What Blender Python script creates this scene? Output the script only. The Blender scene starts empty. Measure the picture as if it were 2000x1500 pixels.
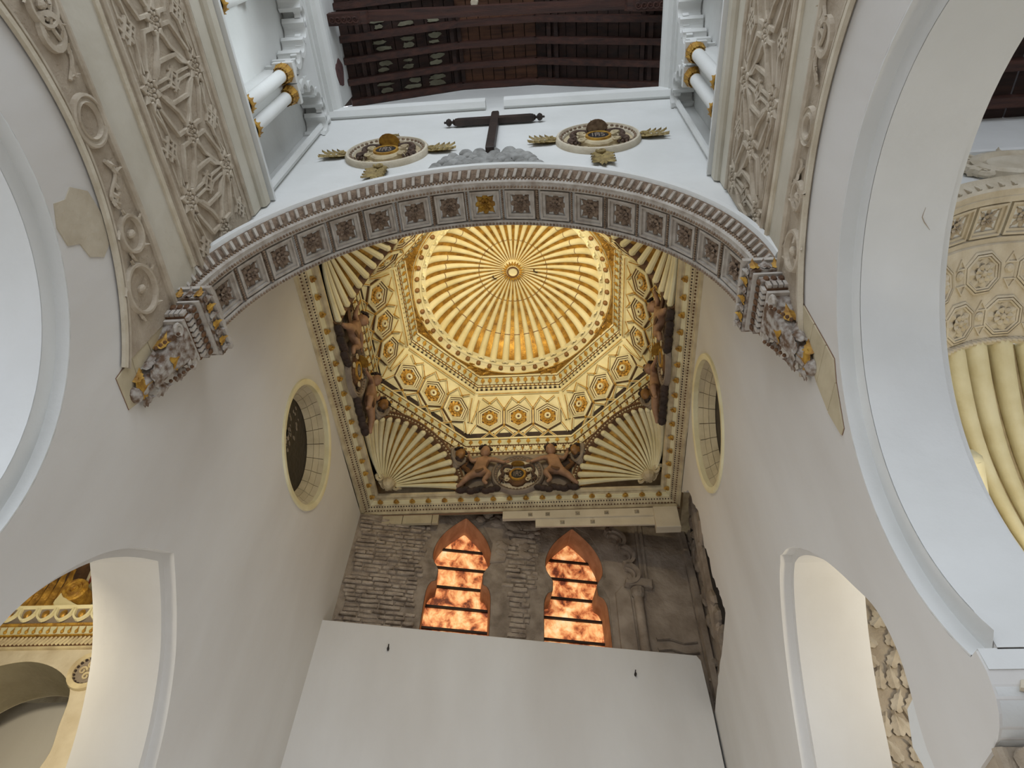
import bpy, bmesh, math, random
from mathutils import Vector, Matrix
PI = math.pi
rnd = random.Random(7)
SC = bpy.context.scene
COL = SC.collection
H = 1.6                                   # eye height; everything is laid out from the eye, then lifted

# ------------------------------------------------------------------ camera, world, lights, exposure
CAMF, PITCH, YAW, ROLL = 1350.8, .9312, .1069, .0456
def cam_axes():
    cp, sp = math.cos(PITCH), math.sin(PITCH)
    f = Vector((0, cp, sp)); u = Vector((0, -sp, cp)); r = Vector((1, 0, 0))
    Rz = Matrix.Rotation(YAW, 3, 'Z'); f, u, r = Rz @ f, Rz @ u, Rz @ r
    c, s = math.cos(ROLL), math.sin(ROLL)
    return c*r + s*u, -s*r + c*u, f
cr, cu, cf = cam_axes()
cd = bpy.data.cameras.new('camera'); cam = bpy.data.objects.new('camera', cd); COL.objects.link(cam)
cd.sensor_width = 36; cd.lens = CAMF/2000*36; cd.clip_start = .05; cd.clip_end = 200
cam.matrix_world = Matrix(((cr.x, cu.x, -cf.x, 0), (cr.y, cu.y, -cf.y, 0), (cr.z, cu.z, -cf.z, H), (0, 0, 0, 1)))
SC.camera = cam
W = bpy.data.worlds.new('daylight'); SC.world = W; W.use_nodes = True
W.node_tree.nodes['Background'].inputs[0].default_value = (.84, .90, 1.0, 1)
W.node_tree.nodes['Background'].inputs[1].default_value = 1.25
SC.view_settings.view_transform = 'Standard'; SC.view_settings.look = 'None'
SC.view_settings.gamma = 1; SC.view_settings.use_curve_mapping = False
SC.view_settings.exposure = 0.45

def lamp(name, kind, loc, target, energy, color, size=.3, sizey=None, spot=None, blend=.5):
    l = bpy.data.lights.new(name, kind); l.energy = energy; l.color = color
    if kind == 'AREA':
        l.size = size
        if sizey: l.shape = 'RECTANGLE'; l.size_y = sizey
    elif kind == 'SPOT':
        l.spot_size = spot; l.spot_blend = blend; l.shadow_soft_size = size
    else: l.shadow_soft_size = size
    o = bpy.data.objects.new(name, l); COL.objects.link(o)
    o.location = Vector(loc) + Vector((0, 0, H))
    o.rotation_euler = (Vector(target)-Vector(loc)).to_track_quat('-Z', 'Y').to_euler()
    return o
WARM = (1.0, .86, .56)
lamp('vault_lamp', 'SPOT', (-1.6, 3.60, 8.40), (-.75, 6.5, 10.9), 165, WARM, .12, spot=1.5, blend=.7)
lamp('vault_lamp', 'SPOT', (.2, 3.60, 8.40), (-.65, 6.5, 10.9), 165, WARM, .12, spot=1.5, blend=.7)
lamp('vault_lamp', 'AREA', (-.7, 3.62, 8.42), (-.7, 7.4, 9.0), 26, WARM, .6, .12)
lamp('window_daylight', 'SPOT', (1.6, -.4, 10.4), (-3.5, 1.2, 8.5), 520, (.86, .95, 1), .5, spot=.34, blend=.7)  # added spot from across the nave, brightening the left niche panel
lamp('end_wall_fill', 'AREA', (-.7, -4.2, 9.6), (-.7, 3, 9.6), 115, (.88, .95, 1), 3.6, 3.0)  # added unseen area light behind the camera, brightening the end wall
lamp('left_chapel_fill', 'AREA', (-4.8, 4.2, 3.5), (-6.1, 7, 4.7), 50, (1, .87, .62), .5)  # added unseen light on the left chapel entablature and shell
lamp('left_chapel_fill', 'AREA', (-5.6, 3.9, 1.4), (-3.7, 5.3, 3.2), 22, (1, .92, .76), .7)  # added unseen light on the left lower arch soffit
lamp('chancel_fill', 'AREA', (-.7, 5.4, -1.3), (-.7, 5.6, 9), 62, (1, .98, .95), 1.6)  # added unseen uplight brightening the chancel walls and partition
lamp('right_chapel_fill', 'AREA', (3.9, 4.6, 2.0), (4.4, 5.0, 6.0), 36, (1, .87, .62), .5)  # unseen area light aimed up at the right chapel shell

# ------------------------------------------------------------------ materials
def lin(c): return tuple((x/12.92 if x <= .04045 else ((x+.055)/1.055)**2.4) for x in c)
def hexc(h): return lin(tuple(int(h[i:i+2], 16)/255 for i in (0, 2, 4)))
def mat(name, c1, c2=None, scale=4., rough=.85, metal=0., bump=0., bscale=30., lo=.35, hi=.7, stretch=(1, 1, 1), emit=0., c3=None, bdist=.02):
    m = bpy.data.materials.new(name); m.use_nodes = True
    N = m.node_tree.nodes; L = m.node_tree.links; b = N['Principled BSDF']
    b.inputs['Roughness'].default_value = rough; b.inputs['Metallic'].default_value = metal
    g = N.new('ShaderNodeNewGeometry'); mp = N.new('ShaderNodeMapping'); mp.inputs['Scale'].default_value = stretch
    L.new(g.outputs['Position'], mp.inputs['Vector'])
    c1 = hexc(c1); c2 = hexc(c2) if c2 else c1
    n = N.new('ShaderNodeTexNoise'); n.inputs['Scale'].default_value = scale; n.inputs['Detail'].default_value = 6
    L.new(mp.outputs[0], n.inputs['Vector'])
    r = N.new('ShaderNodeValToRGB'); r.color_ramp.elements[0].position = lo; r.color_ramp.elements[1].position = hi
    r.color_ramp.elements[0].color = (*c1, 1); r.color_ramp.elements[1].color = (*c2, 1)
    if c3:
        e = r.color_ramp.elements.new((lo+hi)/2); e.color = (*hexc(c3), 1)
    L.new(n.outputs[0], r.inputs[0]); L.new(r.outputs[0], b.inputs['Base Color'])
    if emit:
        L.new(r.outputs[0], b.inputs['Emission Color']); b.inputs['Emission Strength'].default_value = emit
    if bump:
        n2 = N.new('ShaderNodeTexNoise'); n2.inputs['Scale'].default_value = bscale; n2.inputs['Detail'].default_value = 8
        L.new(mp.outputs[0], n2.inputs['Vector'])
        bp = N.new('ShaderNodeBump'); bp.inputs['Strength'].default_value = bump; bp.inputs['Distance'].default_value = bdist
        L.new(n2.outputs[0], bp.inputs['Height']); L.new(bp.outputs[0], b.inputs['Normal'])
    return m
MT = {}
MT['white'] = mat('white_limewash', 'dcdddb', 'd2d3d0', 1.2, .9, bump=.25, bscale=7, bdist=.03)
MT['chancel'] = mat('chancel_limewash', 'd6d4d0', 'c9c5bf', .9, .9, bump=.25, bscale=6, bdist=.03, stretch=(1, 1, .35))
MT['cream_wall'] = mat('cream_plaster', 'c9c3b4', 'bab3a2', 2.0, .9, bump=.3, bscale=12)
MT['stucco'] = mat('carved_stucco', 'b8ab98', '9a8b77', 5, .92, bump=.5, bscale=45, lo=.3, hi=.75)
MT['stucco_rib'] = mat('stucco_ribs', 'c4b9a7', 'a89a86', 6, .92, bump=.3, bscale=40)
MT['bare'] = mat('bare_plaster', 'c6bca8', 'b5a993', 4, .95, bump=.5, bscale=14)
MT['gold'] = mat('gilding', 'c79a45', '85602a', 9, .45, .6, bump=.3, bscale=50)
MT['brightgold'] = mat('bright_gold_paint', 'd9ad52', 'a87a30', 16, .45, .3, bump=.4, bscale=60)
MT['eggbrown'] = mat('brown_egg_paint', '8f6638', '6b4a28', 10, .5)
MT['goldpaint'] = mat('gold_paint', 'c49a3e', '8a5f26', 14, .55, .25, bump=.5, bscale=60)
MT['cream'] = mat('cream_paint', 'e4dcb8', 'd2c69a', 3, .6, bump=.15, bscale=30)
MT['creamdim'] = mat('aged_cream_paint', 'cbbd9a', 'a8977a', 6, .7, bump=.3, bscale=40)
MT['greenleaf'] = mat('grey_green_paint', 'cfcbae', 'b5b594', 8, .6)
MT['brown'] = mat('brown_paint', '6b4a2c', '4a3220', 8, .7, bump=.3)
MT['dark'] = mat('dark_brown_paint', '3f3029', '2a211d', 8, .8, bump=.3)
MT['greybrown'] = mat('grey_relief_ground', '8d8175', '74685c', 5, .9, bump=.3)
MT['coffer'] = mat('dirty_stucco_relief', '9a8774', '6b594b', 18, .9, bump=.5, bscale=60)
MT['cofferframe'] = mat('worn_white_stucco', 'bdb7ae', '96897c', 9, .9, bump=.3, bscale=40, lo=.4, hi=.8)
MT['bead'] = mat('stained_beads', '96836f', '6b5745', 14, .9)
MT['corbel'] = mat('worn_corbel_stucco', 'b0aaa2', '654d39', 16, .85, bump=.6, bscale=50, lo=.38, hi=.62)
MT['wood'] = mat('dark_roof_timber', '4a2a1f', '2c1914', 3, .65, bump=.4, bscale=18, stretch=(.6, 6, 6))
MT['board'] = mat('dark_roof_boards', '3a231a', '1e1310', 2.2, .75, bump=.3, bscale=16, stretch=(.7, 5, 5))
MT['pine'] = mat('brown_pine_boards', '6a452f', '3f271b', 2.5, .7, bump=.3, stretch=(.7, 6, 6))
MT['limeboard'] = mat('limewash_blotch', '8d8b76', '6a6554', 5, .9)
MT['crosswood'] = mat('cross_wood', '3a2c25', '241b17', 6, .6, bump=.3, stretch=(1, 1, 1))
MT['greystone'] = mat('grey_painted_stone', 'a3a3a0', '777672', 7, .9, bump=.4, bscale=30)
MT['oldgold'] = mat('tarnished_gilding', 'a8945f', '7b6a46', 12, .6, .1, bump=.5, bscale=60)
MT['flesh'] = mat('flesh_paint', 'a07c62', '7d5e48', 7, .6, bump=.2, bscale=30)
MT['brick'] = mat('weathered_brick', 'b3a595', '7f7163', 7, .95, bump=.9, bscale=35)
MT['mortar'] = mat('crumbling_mortar', 'a09384', '74675a', 5, .97, bump=1.0, bscale=22)
MT['ruin'] = mat('ruined_plaster', 'aa9c8d', '7e7062', 3, .97, bump=.8, bscale=14)
MT['cavity'] = mat('shaded_cavity', '2b2622', '1c1816', 5, 1, bump=.8, bscale=10)  # near black puts the deep gap's shade into the colour
MT['orange'] = mat('orange_reveal', 'bd9878', '9c7658', 5, .85, bump=.3, bscale=14)
MT['bar'] = mat('dark_iron', '2d2019', '1e1511', 5, .6)
MT['steel'] = mat('cream_painted_beam', 'cfc4ae', 'bfb39c', 3, .6)
MT['bolt'] = mat('bolt_steel', 'a09580', '7d725f', 12, .5)
MT['ashlar'] = mat('cream_ashlar', 'c0b498', 'ac9f83', 4, .9, bump=.3, bscale=20)
MT['joint'] = mat('red_brown_joint', '80604a', '6e523f', 8, .95)
MT['painting'] = mat('darkened_oval', '2a211c', '17120f', 9, .5, bump=.5, bscale=14)
MT['flake'] = mat('pale_flakes', '9a9083', '6f655a', 12, .8)
MT['black'] = mat('black_shield', '22242a', '17181c', 12, .5, bump=.4, bscale=50)
MT['floor'] = mat('stone_tile_floor', 'bcb4aa', 'a9a197', 3, .7, bump=.2)
MT['tasselbrown'] = mat('tassel_brown', '5b4638', '3d2f27', 12, .8)  # brown of the cords and tassels
MT['red'] = mat('red_paint', '9a3f28', '6e2c1d', 9, .7)
MT['limestone'] = mat('pale_stucco', 'd2c9b6', 'beb29b', 5, .9, bump=.35, bscale=35)
MT['pink'] = mat('broken_brick_hole', '6d4a48', '4a3433', 9, .95, bump=.6)

def alabaster():
    m = bpy.data.materials.new('backlit_alabaster'); m.use_nodes = True
    N = m.node_tree.nodes; L = m.node_tree.links; b = N['Principled BSDF']
    g = N.new('ShaderNodeNewGeometry'); mp = N.new('ShaderNodeMapping')
    mp.inputs['Rotation'].default_value = (0, .75, 0); mp.inputs['Scale'].default_value = (2.4, 1, 1.9)
    L.new(g.outputs['Position'], mp.inputs[0])
    n = N.new('ShaderNodeTexNoise'); n.inputs['Scale'].default_value = 2.1; n.inputs['Detail'].default_value = 8
    n.inputs['Roughness'].default_value = .62; n.inputs['Distortion'].default_value = .35
    L.new(mp.outputs[0], n.inputs['Vector'])
    r = N.new('ShaderNodeValToRGB'); E = r.color_ramp.elements
    E[0].position = .37; E[0].color = (.12, .03, .015, 1); E[1].position = .70; E[1].color = (1, .76, .44, 1)
    e = E.new(.45); e.color = (.52, .15, .05, 1); e = E.new(.56); e.color = (.95, .46, .18, 1)
    L.new(n.outputs[0], r.inputs[0]); L.new(r.outputs[0], b.inputs['Base Color']); L.new(r.outputs[0], b.inputs['Emission Color'])
    b.inputs['Emission Strength'].default_value = .62; b.inputs['Roughness'].default_value = .5
    return m
MT['alabaster'] = alabaster()

# ------------------------------------------------------------------ geometry helpers
class G:
    def __init__(s): s.v = []; s.f = []
    def add(s, vf, M=None):
        v, f = vf if isinstance(vf, tuple) else (vf.v, vf.f)
        k = len(s.v)
        s.v += [(M @ Vector(p)) if M else Vector(p) for p in v]
        s.f += [tuple(i+k for i in q) for q in f]
        return s
def box(x0, x1, y0, y1, z0, z1):
    return ([(x, y, z) for z in (z0, z1) for y in (y0, y1) for x in (x0, x1)],
            [(0, 2, 3, 1), (4, 5, 7, 6), (0, 1, 5, 4), (2, 6, 7, 3), (0, 4, 6, 2), (1, 3, 7, 5)])
def slab(poly, z0, z1, b=0.):
    n = len(poly); cx = sum(p[0] for p in poly)/n; cy = sum(p[1] for p in poly)/n
    def ins(p, d):
        dx, dy = cx-p[0], cy-p[1]; l = math.hypot(dx, dy) or 1; k = min(d/l, .9); return (p[0]+dx*k, p[1]+dy*k)
    v = [(p[0], p[1], z0) for p in poly]; rings = 1
    if b: v += [(p[0], p[1], z1-b) for p in poly]; rings += 1
    v += [(*ins(p, b), z1) for p in poly]; rings += 1
    f = [tuple(range(n))[::-1], tuple(range((rings-1)*n, rings*n))]
    for k in range(rings-1):
        for i in range(n):
            j = (i+1) % n; f.append((k*n+i, k*n+j, (k+1)*n+j, (k+1)*n+i))
    return v, f
def sweep(poly, prof, closed=False, cap=True, profclosed=False):
    """sweep a profile (offset to the left of travel, height) along a polyline lying in z=0"""
    n = len(poly); P = [Vector((p[0], p[1])) for p in poly]; v = []; m = len(prof)
    for i in range(n):
        a = P[i-1] if (i > 0 or closed) else None; c = P[(i+1) % n] if (i < n-1 or closed) else None
        d1 = (P[i]-a).normalized() if a is not None else None; d2 = (c-P[i]).normalized() if c is not None else None
        d1 = d1 or d2; d2 = d2 or d1
        n1 = Vector((-d1.y, d1.x)); n2 = Vector((-d2.y, d2.x)); nn = n1+n2
        if nn.length < 1e-6: nn = n1
        nn.normalize(); k = 1/max(.35, nn.dot(n1))
        for (o, h) in prof:
            q = P[i]+nn*o*k; v.append((q.x, q.y, h))
    f = []
    for i in range(n if closed else n-1):
        j = (i+1) % n
        for t in range(m if profclosed else m-1):
            u = (t+1) % m
            f.append((i*m+t, j*m+t, j*m+u, i*m+u))
    if not closed and cap and m > 2: f += [tuple(range(m)), tuple(range((n-1)*m, n*m))[::-1]]
    return v, f
def arc(c, r, a0, a1, n):
    return [(c[0]+r*math.cos(a0+(a1-a0)*i/n), c[1]+r*math.sin(a0+(a1-a0)*i/n)) for i in range(n+1)]
def circle(c, r, n, ph=0): return [(c[0]+r*math.cos(ph+2*PI*i/n), c[1]+r*math.sin(ph+2*PI*i/n)) for i in range(n)]
def tube(path, rad, n=6, cap=True, flat=1.):
    P = [Vector(p) for p in path]; v = []; f = []
    R = rad if isinstance(rad, (list, tuple)) else [rad]*len(P)
    t0 = (P[1]-P[0]).normalized(); ref = Vector((0, 0, 1)) if abs(t0.z) < .9 else Vector((1, 0, 0))
    for i, p in enumerate(P):
        t = (P[min(i+1, len(P)-1)]-P[max(i-1, 0)]).normalized()
        a = t.cross(ref).normalized(); b = a.cross(t).normalized()
        for k in range(n):
            q = p+a*R[i]*math.cos(2*PI*k/n)+b*R[i]*flat*math.sin(2*PI*k/n); v.append(q)
    for i in range(len(P)-1):
        for k in range(n):
            j = (k+1) % n; f.append((i*n+k, i*n+j, (i+1)*n+j, (i+1)*n+k))
    if cap: f += [tuple(range(n))[::-1], tuple(range((len(P)-1)*n, len(P)*n))]
    return v, f
def lathe(prof, n=16, a0=0, a1=2*PI):
    full = abs(a1-a0-2*PI) < 1e-6; m = len(prof); v = []; f = []; N = n if full else n+1
    for i in range(N):
        a = a0+(a1-a0)*i/n
        v += [(r*math.cos(a), r*math.sin(a), z) for r, z in prof]
    for i in range(n):
        j = (i+1) % N
        for t in range(m-1): f.append((i*m+t, j*m+t, j*m+t+1, i*m+t+1))
    return v, f
def ball(c, r, seg=8, ring=5):
    rx, ry, rz = r if isinstance(r, (tuple, list)) else (r, r, r)
    v = [(c[0], c[1], c[2]+rz)]; f = []
    for i in range(1, ring):
        t = PI*i/ring
        for k in range(seg):
            a = 2*PI*k/seg; v.append((c[0]+rx*math.sin(t)*math.cos(a), c[1]+ry*math.sin(t)*math.sin(a), c[2]+rz*math.cos(t)))
    v.append((c[0], c[1], c[2]-rz)); L = len(v)-1
    for k in range(seg):
        j = (k+1) % seg; f.append((0, 1+k, 1+j)); f.append((L, 1+(ring-2)*seg+j, 1+(ring-2)*seg+k))
        for i in range(ring-2): f.append((1+i*seg+k, 1+(i+1)*seg+k, 1+(i+1)*seg+j, 1+i*seg+j))
    return v, f
def rosette(R, n, h, r0=.2, layers=2, center=.22):
    g = G()
    for l in range(layers):
        Rr = R*(1-.36*l); z = h*.45*l; off = PI/n*l
        for k in range(n):
            a = 2*PI*k/n+off; w = Rr*math.sin(PI/n)*.92
            def P(r, t, zz): return (r*math.cos(a)-t*math.sin(a), r*math.sin(a)+t*math.cos(a), zz)
            rm = Rr*.66
            v = [P(Rr*r0, 0, z+h*.25), P(rm, w, z), P(Rr*.93, w*.6, z+h*.2), P(Rr, 0, z+h*.45), P(Rr*.93, -w*.6, z+h*.2), P(rm, -w, z), P(rm, 0, z+h*.62)]
            g.add((v, [(0, 6, 1), (1, 6, 2), (2, 6, 3), (3, 6, 4), (4, 6, 5), (5, 6, 0)]))
    if center: g.add(ball((0, 0, h*.5), (R*center, R*center, h*.7), 8, 4))
    return g
def leaf(L, Wd, h, lobes=3):
    """upright leaf in xy plane growing along +y, curling out (+z) at the tip"""
    n = lobes*2+1; v = []; f = []
    for i in range(n+1):
        t = i/n; w = Wd*.5*(.55+.45*math.sin(PI*min(1, t*1.1)))*(1.0 if i % 2 else .72)*(1-.65*t*t)
        z = h*(.35+.65*t*t)
        v += [(-w, L*t, z*.55), (-w*.45, L*t, z*.85), (0, L*t*1.02, z*1.0+h*.12), (w*.45, L*t, z*.85), (w, L*t, z*.55)]
    for i in range(n):
        for k in range(4): f.append((i*5+k, i*5+k+1, (i+1)*5+k+1, (i+1)*5+k))
    v += [(-Wd*.3, 0, 0), (Wd*.3, 0, 0)]
    return v, f
def scroll(turns, r0, r1, tubeR, n=22, M=None, flat=1.):
    P = []
    for i in range(n+1):
        t = i/n; a = turns*2*PI*t; r = r0+(r1-r0)*t
        P.append((r*math.cos(a), r*math.sin(a), 0))
    return tube(P, [tubeR*(1-.45*i/n) for i in range(n+1)], 6, True, flat)
def fill(outer, holes, t0, t1):
    """flat plate with holes, between heights t0 and t1 (2D curve filled and extruded)"""
    cu = bpy.data.curves.new('t', 'CURVE'); cu.dimensions = '2D'; cu.fill_mode = 'BOTH'; cu.extrude = abs(t1-t0)/2
    for P in [outer]+holes:
        s = cu.splines.new('POLY'); s.points.add(len(P)-1); s.use_cyclic_u = True
        for i, p in enumerate(P): s.points[i].co = (p[0], p[1], 0, 1)
    o = bpy.data.objects.new('t', cu); me = o.to_mesh(); z = (t0+t1)/2
    v = [(p.co.x, p.co.y, p.co.z+z) for p in me.vertices]; f = [tuple(p.vertices) for p in me.polygons]
    o.to_mesh_clear(); bpy.data.objects.remove(o); bpy.data.curves.remove(cu)
    return v, f

def frame(o, u, v, n):
    o, u, v, n = map(Vector, (o, u, v, n))
    return Matrix(((u.x, v.x, n.x, o.x), (u.y, v.y, n.y, o.y), (u.z, v.z, n.z, o.z), (0, 0, 0, 1)))
T = Matrix.Translation
def RZ(a): return Matrix.Rotation(a, 4, 'Z')
WM = {}
def mesh(name, g, m, smooth=False, fix=True):
    v, f = g if isinstance(g, tuple) else (g.v, g.f)
    me = bpy.data.meshes.new(name); me.from_pydata([tuple(p) for p in v], [], f)
    bm = bmesh.new(); bm.from_mesh(me)
    bmesh.ops.remove_doubles(bm, verts=bm.verts, dist=1e-5)
    if fix: bmesh.ops.recalc_face_normals(bm, faces=bm.faces)
    bm.to_mesh(me); bm.free()
    if m: me.materials.append(MT[m] if isinstance(m, str) else m)
    if smooth:
        me.polygons.foreach_set('use_smooth', [True]*len(me.polygons)); 
        try: me.set_sharp_from_angle(angle=.75)
        except Exception: pass
    return me
def link(name, me, M, parent=None):
    o = bpy.data.objects.new(name, me); COL.objects.link(o)
    if parent is not None:
        o.parent = parent; o.matrix_basis = WM[parent].inverted() @ M
    else: o.matrix_basis = M
    WM[o] = M.copy(); return o
I4 = Matrix.Identity(4)
def part(name, g, m, parent, M=None, smooth=False, kind=None, label=None):
    o = link(name, mesh(name, g, m, smooth), M or I4, parent)
    if kind: o['kind'] = kind
    if label: o['label'] = label
    return o
def thing(name, label, cat, base=(0, 0, 0), group=None):
    o = link(name, None, T(Vector(base))); o['label'] = label; o['category'] = cat
    if group: o['group'] = group
    return o
def struct(name, g=None, m=None, M=None, label=None, base=(0, 0, 0)):
    o = link(name, mesh(name, g, m) if g else None, M or (T(Vector(base)) if not g else I4)); o['kind'] = 'structure'
    if label: o['label'] = label
    return o

# ------------------------------------------------------------------ the plan
XL, XR, YF = -3.30, 1.90, 2.88
CX, CY, S = -.70, 5.80, 2.6
LW = frame((XL, 0, 0), (0, 1, 0), (0, 0, 1), (1, 0, 0))        # left wall: u = y, v = z, n into the nave
RW = frame((XR, 0, 0), (0, -1, 0), (0, 0, 1), (-1, 0, 0))      # right wall: u = -y
EW = frame((0, YF, 0), (1, 0, 0), (0, 0, 1), (0, -1, 0))       # end wall: u = x, v = z, n to the viewer
RUA = math.atan2(1.0, 5.2)
RU = frame((XL, 8.3, 0), (math.cos(RUA), math.sin(RUA), 0), (0, 0, 1), (math.sin(RUA), -math.cos(RUA), 0))

def horseshoe(cy, cz, R, zi, jamb, zb, n=40, tail=None):
    """big arcade opening: circle to below its centre, then jambs"""
    a = math.asin(max(-1, min(1, (zi-cz)/R)))
    P = arc((cy, cz), R, a, PI-a, n)                 # from the high-y side over the crown
    P = [(cy+math.copysign(max(abs(y-cy), 1.46), y-cy), z) if z < cz-.2 else (y, z) for y, z in P]
    head = tail[::-1] if tail else [(cy+jamb, zb), (cy+jamb, zi)]
    return head+P+[(cy-jamb, zi), (cy-jamb, zb)]
def pointed(cy, prof, e=0., zb=-1.55):
    """pointed lower opening from half profile (half width, z), e widens it"""
    off = [(0, z+e*1.22) if w == 0 else (w+e*(.57+.43*min(1, w)), z+e*.82*(1-.8*min(1, w))) for w, z in prof]
    R = [(cy+w, z) for w, z in off]
    Lf = [(cy-w, z) for w, z in off if w > 0]
    return [(cy+prof[-1][0]-.12, zb)]+R[::-1][0:]+Lf+[(cy-prof[-1][0]+.12, zb)]
def prof_smooth(pts, n=5):
    out = []
    for i in range(len(pts)-1):
        p0 = pts[max(i-1, 0)]; p1 = pts[i]; p2 = pts[i+1]; p3 = pts[min(i+2, len(pts)-1)]
        for k in range(n):
            t = k/n
            out.append(tuple(.5*((2*p1[d])+(-p0[d]+p2[d])*t+(2*p0[d]-5*p1[d]+4*p2[d]-p3[d])*t*t+(-p0[d]+3*p1[d]-3*p2[d]+p3[d])*t**3) for d in (0, 1)))
    out.append(pts[-1]); return out
PL = prof_smooth([(0, 3.70), (.2, 3.57), (.42, 3.40), (.64, 3.18), (.86, 2.84), (1.0, 2.5), (1.05, 2.2), (1.0, 1.95), (.96, 1.85)])
PR = prof_smooth([(0, 3.95), (.14, 3.90), (.32, 3.77), (.55, 3.54), (.78, 3.24), (.98, 2.9), (1.12, 2.62), (1.14, 2.3), (1.02, 1.98), (.98, 1.85)])
ARL = dict(cy=1.26, cz=2.65, R=1.655, zi=1.915, jamb=1.95)
ARR = dict(cy=1.60, cz=2.66, R=1.70, zi=1.91, jamb=1.95,
           tail=[(3.062, 1.905), (3.066, 1.81)]+[(3.075+.24*(1-math.cos(a)), 1.81-.23*math.sin(a)) for a in [PI/2*k/6 for k in range(1, 7)]]+[(3.74, 1.575), (3.74, -1.55)])
OCL = (5.87, 6.78, .84); OCR = (5.80, 6.84, .86)

def side_wall(name, M, sgn, AR, PP, pcy, OC, outline):
    f = lambda P: [(sgn*p[0], p[1]) for p in P]
    root = struct(name, label='white limewashed side wall pierced by arches')
    def layer(pname, mname, d0, d1, dr, e, oc):
        a = dict(AR); a['R'] = AR['R']-dr; pass
        holes = [f(horseshoe(zb=-1.55, **a)), f(pointed(pcy, PP, e)), f(circle(OC[:2], oc, 48))]
        part(pname, fill(f(outline), holes, d0, d1), mname, root, M)
    layer('wall_face', 'chancel', -.10, 0, 0, .07, OC[2])
    layer('wall_core', 'chancel', -.60, -.10, .125, 0, OC[2])
    layer('wall_back_face', 'chancel', -.70, -.60, .0, 0, OC[2])
    return root
outL = [(-5, -1.6), (8.6, -1.6), (8.6, 8.05), (2.95, 8.05), (2.95, 7.64), (-5, 7.64)]
ragged = [(9.03, 4.79), (8.6, 4.86), (8.15, 4.92), (7.67, 4.96), (7.25, 5.05), (7.28, 5.3), (7.31, 5.46), (7.42, 5.7), (7.35, 5.95), (7.45, 6.2), (7.41, 6.44), (7.30, 6.72), (7.45, 7.0), (7.56, 7.36), (7.8, 7.6), (8.2, 8.0)]
rg = []
for i in range(len(ragged)-1):
    for k in range(4):
        t = k/4; a, b = ragged[i], ragged[i+1]
        rg.append((a[0]+(b[0]-a[0])*t+rnd.uniform(-.03, .03)*(k > 0), a[1]+(b[1]-a[1])*t+rnd.uniform(-.02, .02)*(k > 0)))
outR = [(-5, -1.6), (9.3, -1.6), (9.3, 4.79)]+rg+[(8.2, 8.05), (2.95, 8.05), (2.95, 7.64), (-5, 7.64)]
wall_left = side_wall('wall_left', LW, 1, ARL, PL, 4.44, OCL, outL)
wall_right = side_wall('wall_right', RW, -1, ARR, PR, 4.97, OCR, outR)
# thin skins on the arcade soffits: their brighter light is put into a lighter tone
def arch_skin(M, sgn, AR, parent):
    g = G()
    a = math.asin((AR['zi']-AR['cz'])/AR['R'])
    for d0, d1, R in ((-.10, 0.0, AR['R']), (-.595, -.10, AR['R']-.125), (-.70, -.60, AR['R'])):
        a = math.asin((AR['zi']-AR['cz'])/R)
        K = lambda L: [(AR['cy']+math.copysign(max(abs(y-AR['cy']), 1.455), y-AR['cy']), z) if z < AR['cz']-.2 else (y, z) for y, z in L]
        P = K(arc((AR['cy'], AR['cz']), R-.002, a-.0, PI-a, 56)); Q = K(arc((AR['cy'], AR['cz']), R-.012, a, PI-a, 56))
        v = [(sgn*p[0], p[1], d) for d in (d0, d1) for p in P]+[(sgn*p[0], p[1], d) for d in (d0, d1) for p in Q]
        n = 57; f = []
        for i in range(n-1): f += [(2*n+i, 2*n+i+1, 3*n+i+1, 3*n+i), (i, i+1, 2*n+i+1, 2*n+i), (n+i, n+i+1, 3*n+i+1, 3*n+i)]
        g.add((v, f))
    for R0, R1, d in ((AR['R']-.137, AR['R']-.002, -.096),):
        P = arc((AR['cy'], AR['cz']), R0, a, PI-a, 56); Q = arc((AR['cy'], AR['cz']), R1, a, PI-a, 56); n = 57
        g.add(([(sgn*p[0], p[1], d) for p in P+Q], [(i, i+1, n+i+1, n+i) for i in range(n-1)]))
    part('arch_soffit', g, 'white', parent, M, True, label='white limewashed arch soffit')
arch_skin(LW, 1, ARL, wall_left); arch_skin(RW, -1, ARR, wall_right)
part('crack', tube([(2.349, 1.863, 4.199), (2.339, 1.922, 4.188), (2.357, 1.954, 4.181), (2.399, 2.003, 4.168)], [.001, .0025, .003, .001], 5), "stucco", wall_right, label='short dark crack in the white soffit')
struct('floor', box(-12, 12, -12, 9.6, -1.7, -1.6), 'floor')

# nave end wall with the chancel arch and gable
AC, AR0, AR1 = (-.75, 5.28), 2.50, 2.80
RIDGE = [(XL-.03, 12.42), (-1.45, 13.10), (-.10, 13.10), (XR+.03, 12.24)]
cut = arc(AC, AR0+.06, .01, PI-.01, 64)
wall_end = struct('wall_end', label='white nave end wall above the chancel arch')
part('lower_face', fill([(XL-.1, 5.3), (XL-.1, 11.04), (XR+.1, 11.0), (XR+.1, 5.3)]+cut, [], -.50, 0), 'white', wall_end, EW)
part('gable', fill([(XL-.1, 11.0), (XL-.1, 12.40)]+RIDGE+[(XR+.1, 12.22), (XR+.1, 10.98)], [], -.50, -.17), 'white', wall_end, EW)
g = G(); g.add(sweep([(XL, 10.93), (-.90, 10.93)], [(0, 0), (-.04, .05), (0, .13), (.09, .15), (.13, .15), (.16, 0)]), EW)
struct('trim_1', g, 'white')
g = G(); g.add(sweep([(-.62, 10.93), (XR, 10.90)], [(0, 0), (-.04, .05), (0, .13), (.09, .15), (.13, .15), (.16, 0)]), EW)
struct('trim_2', g, 'white')

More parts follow.
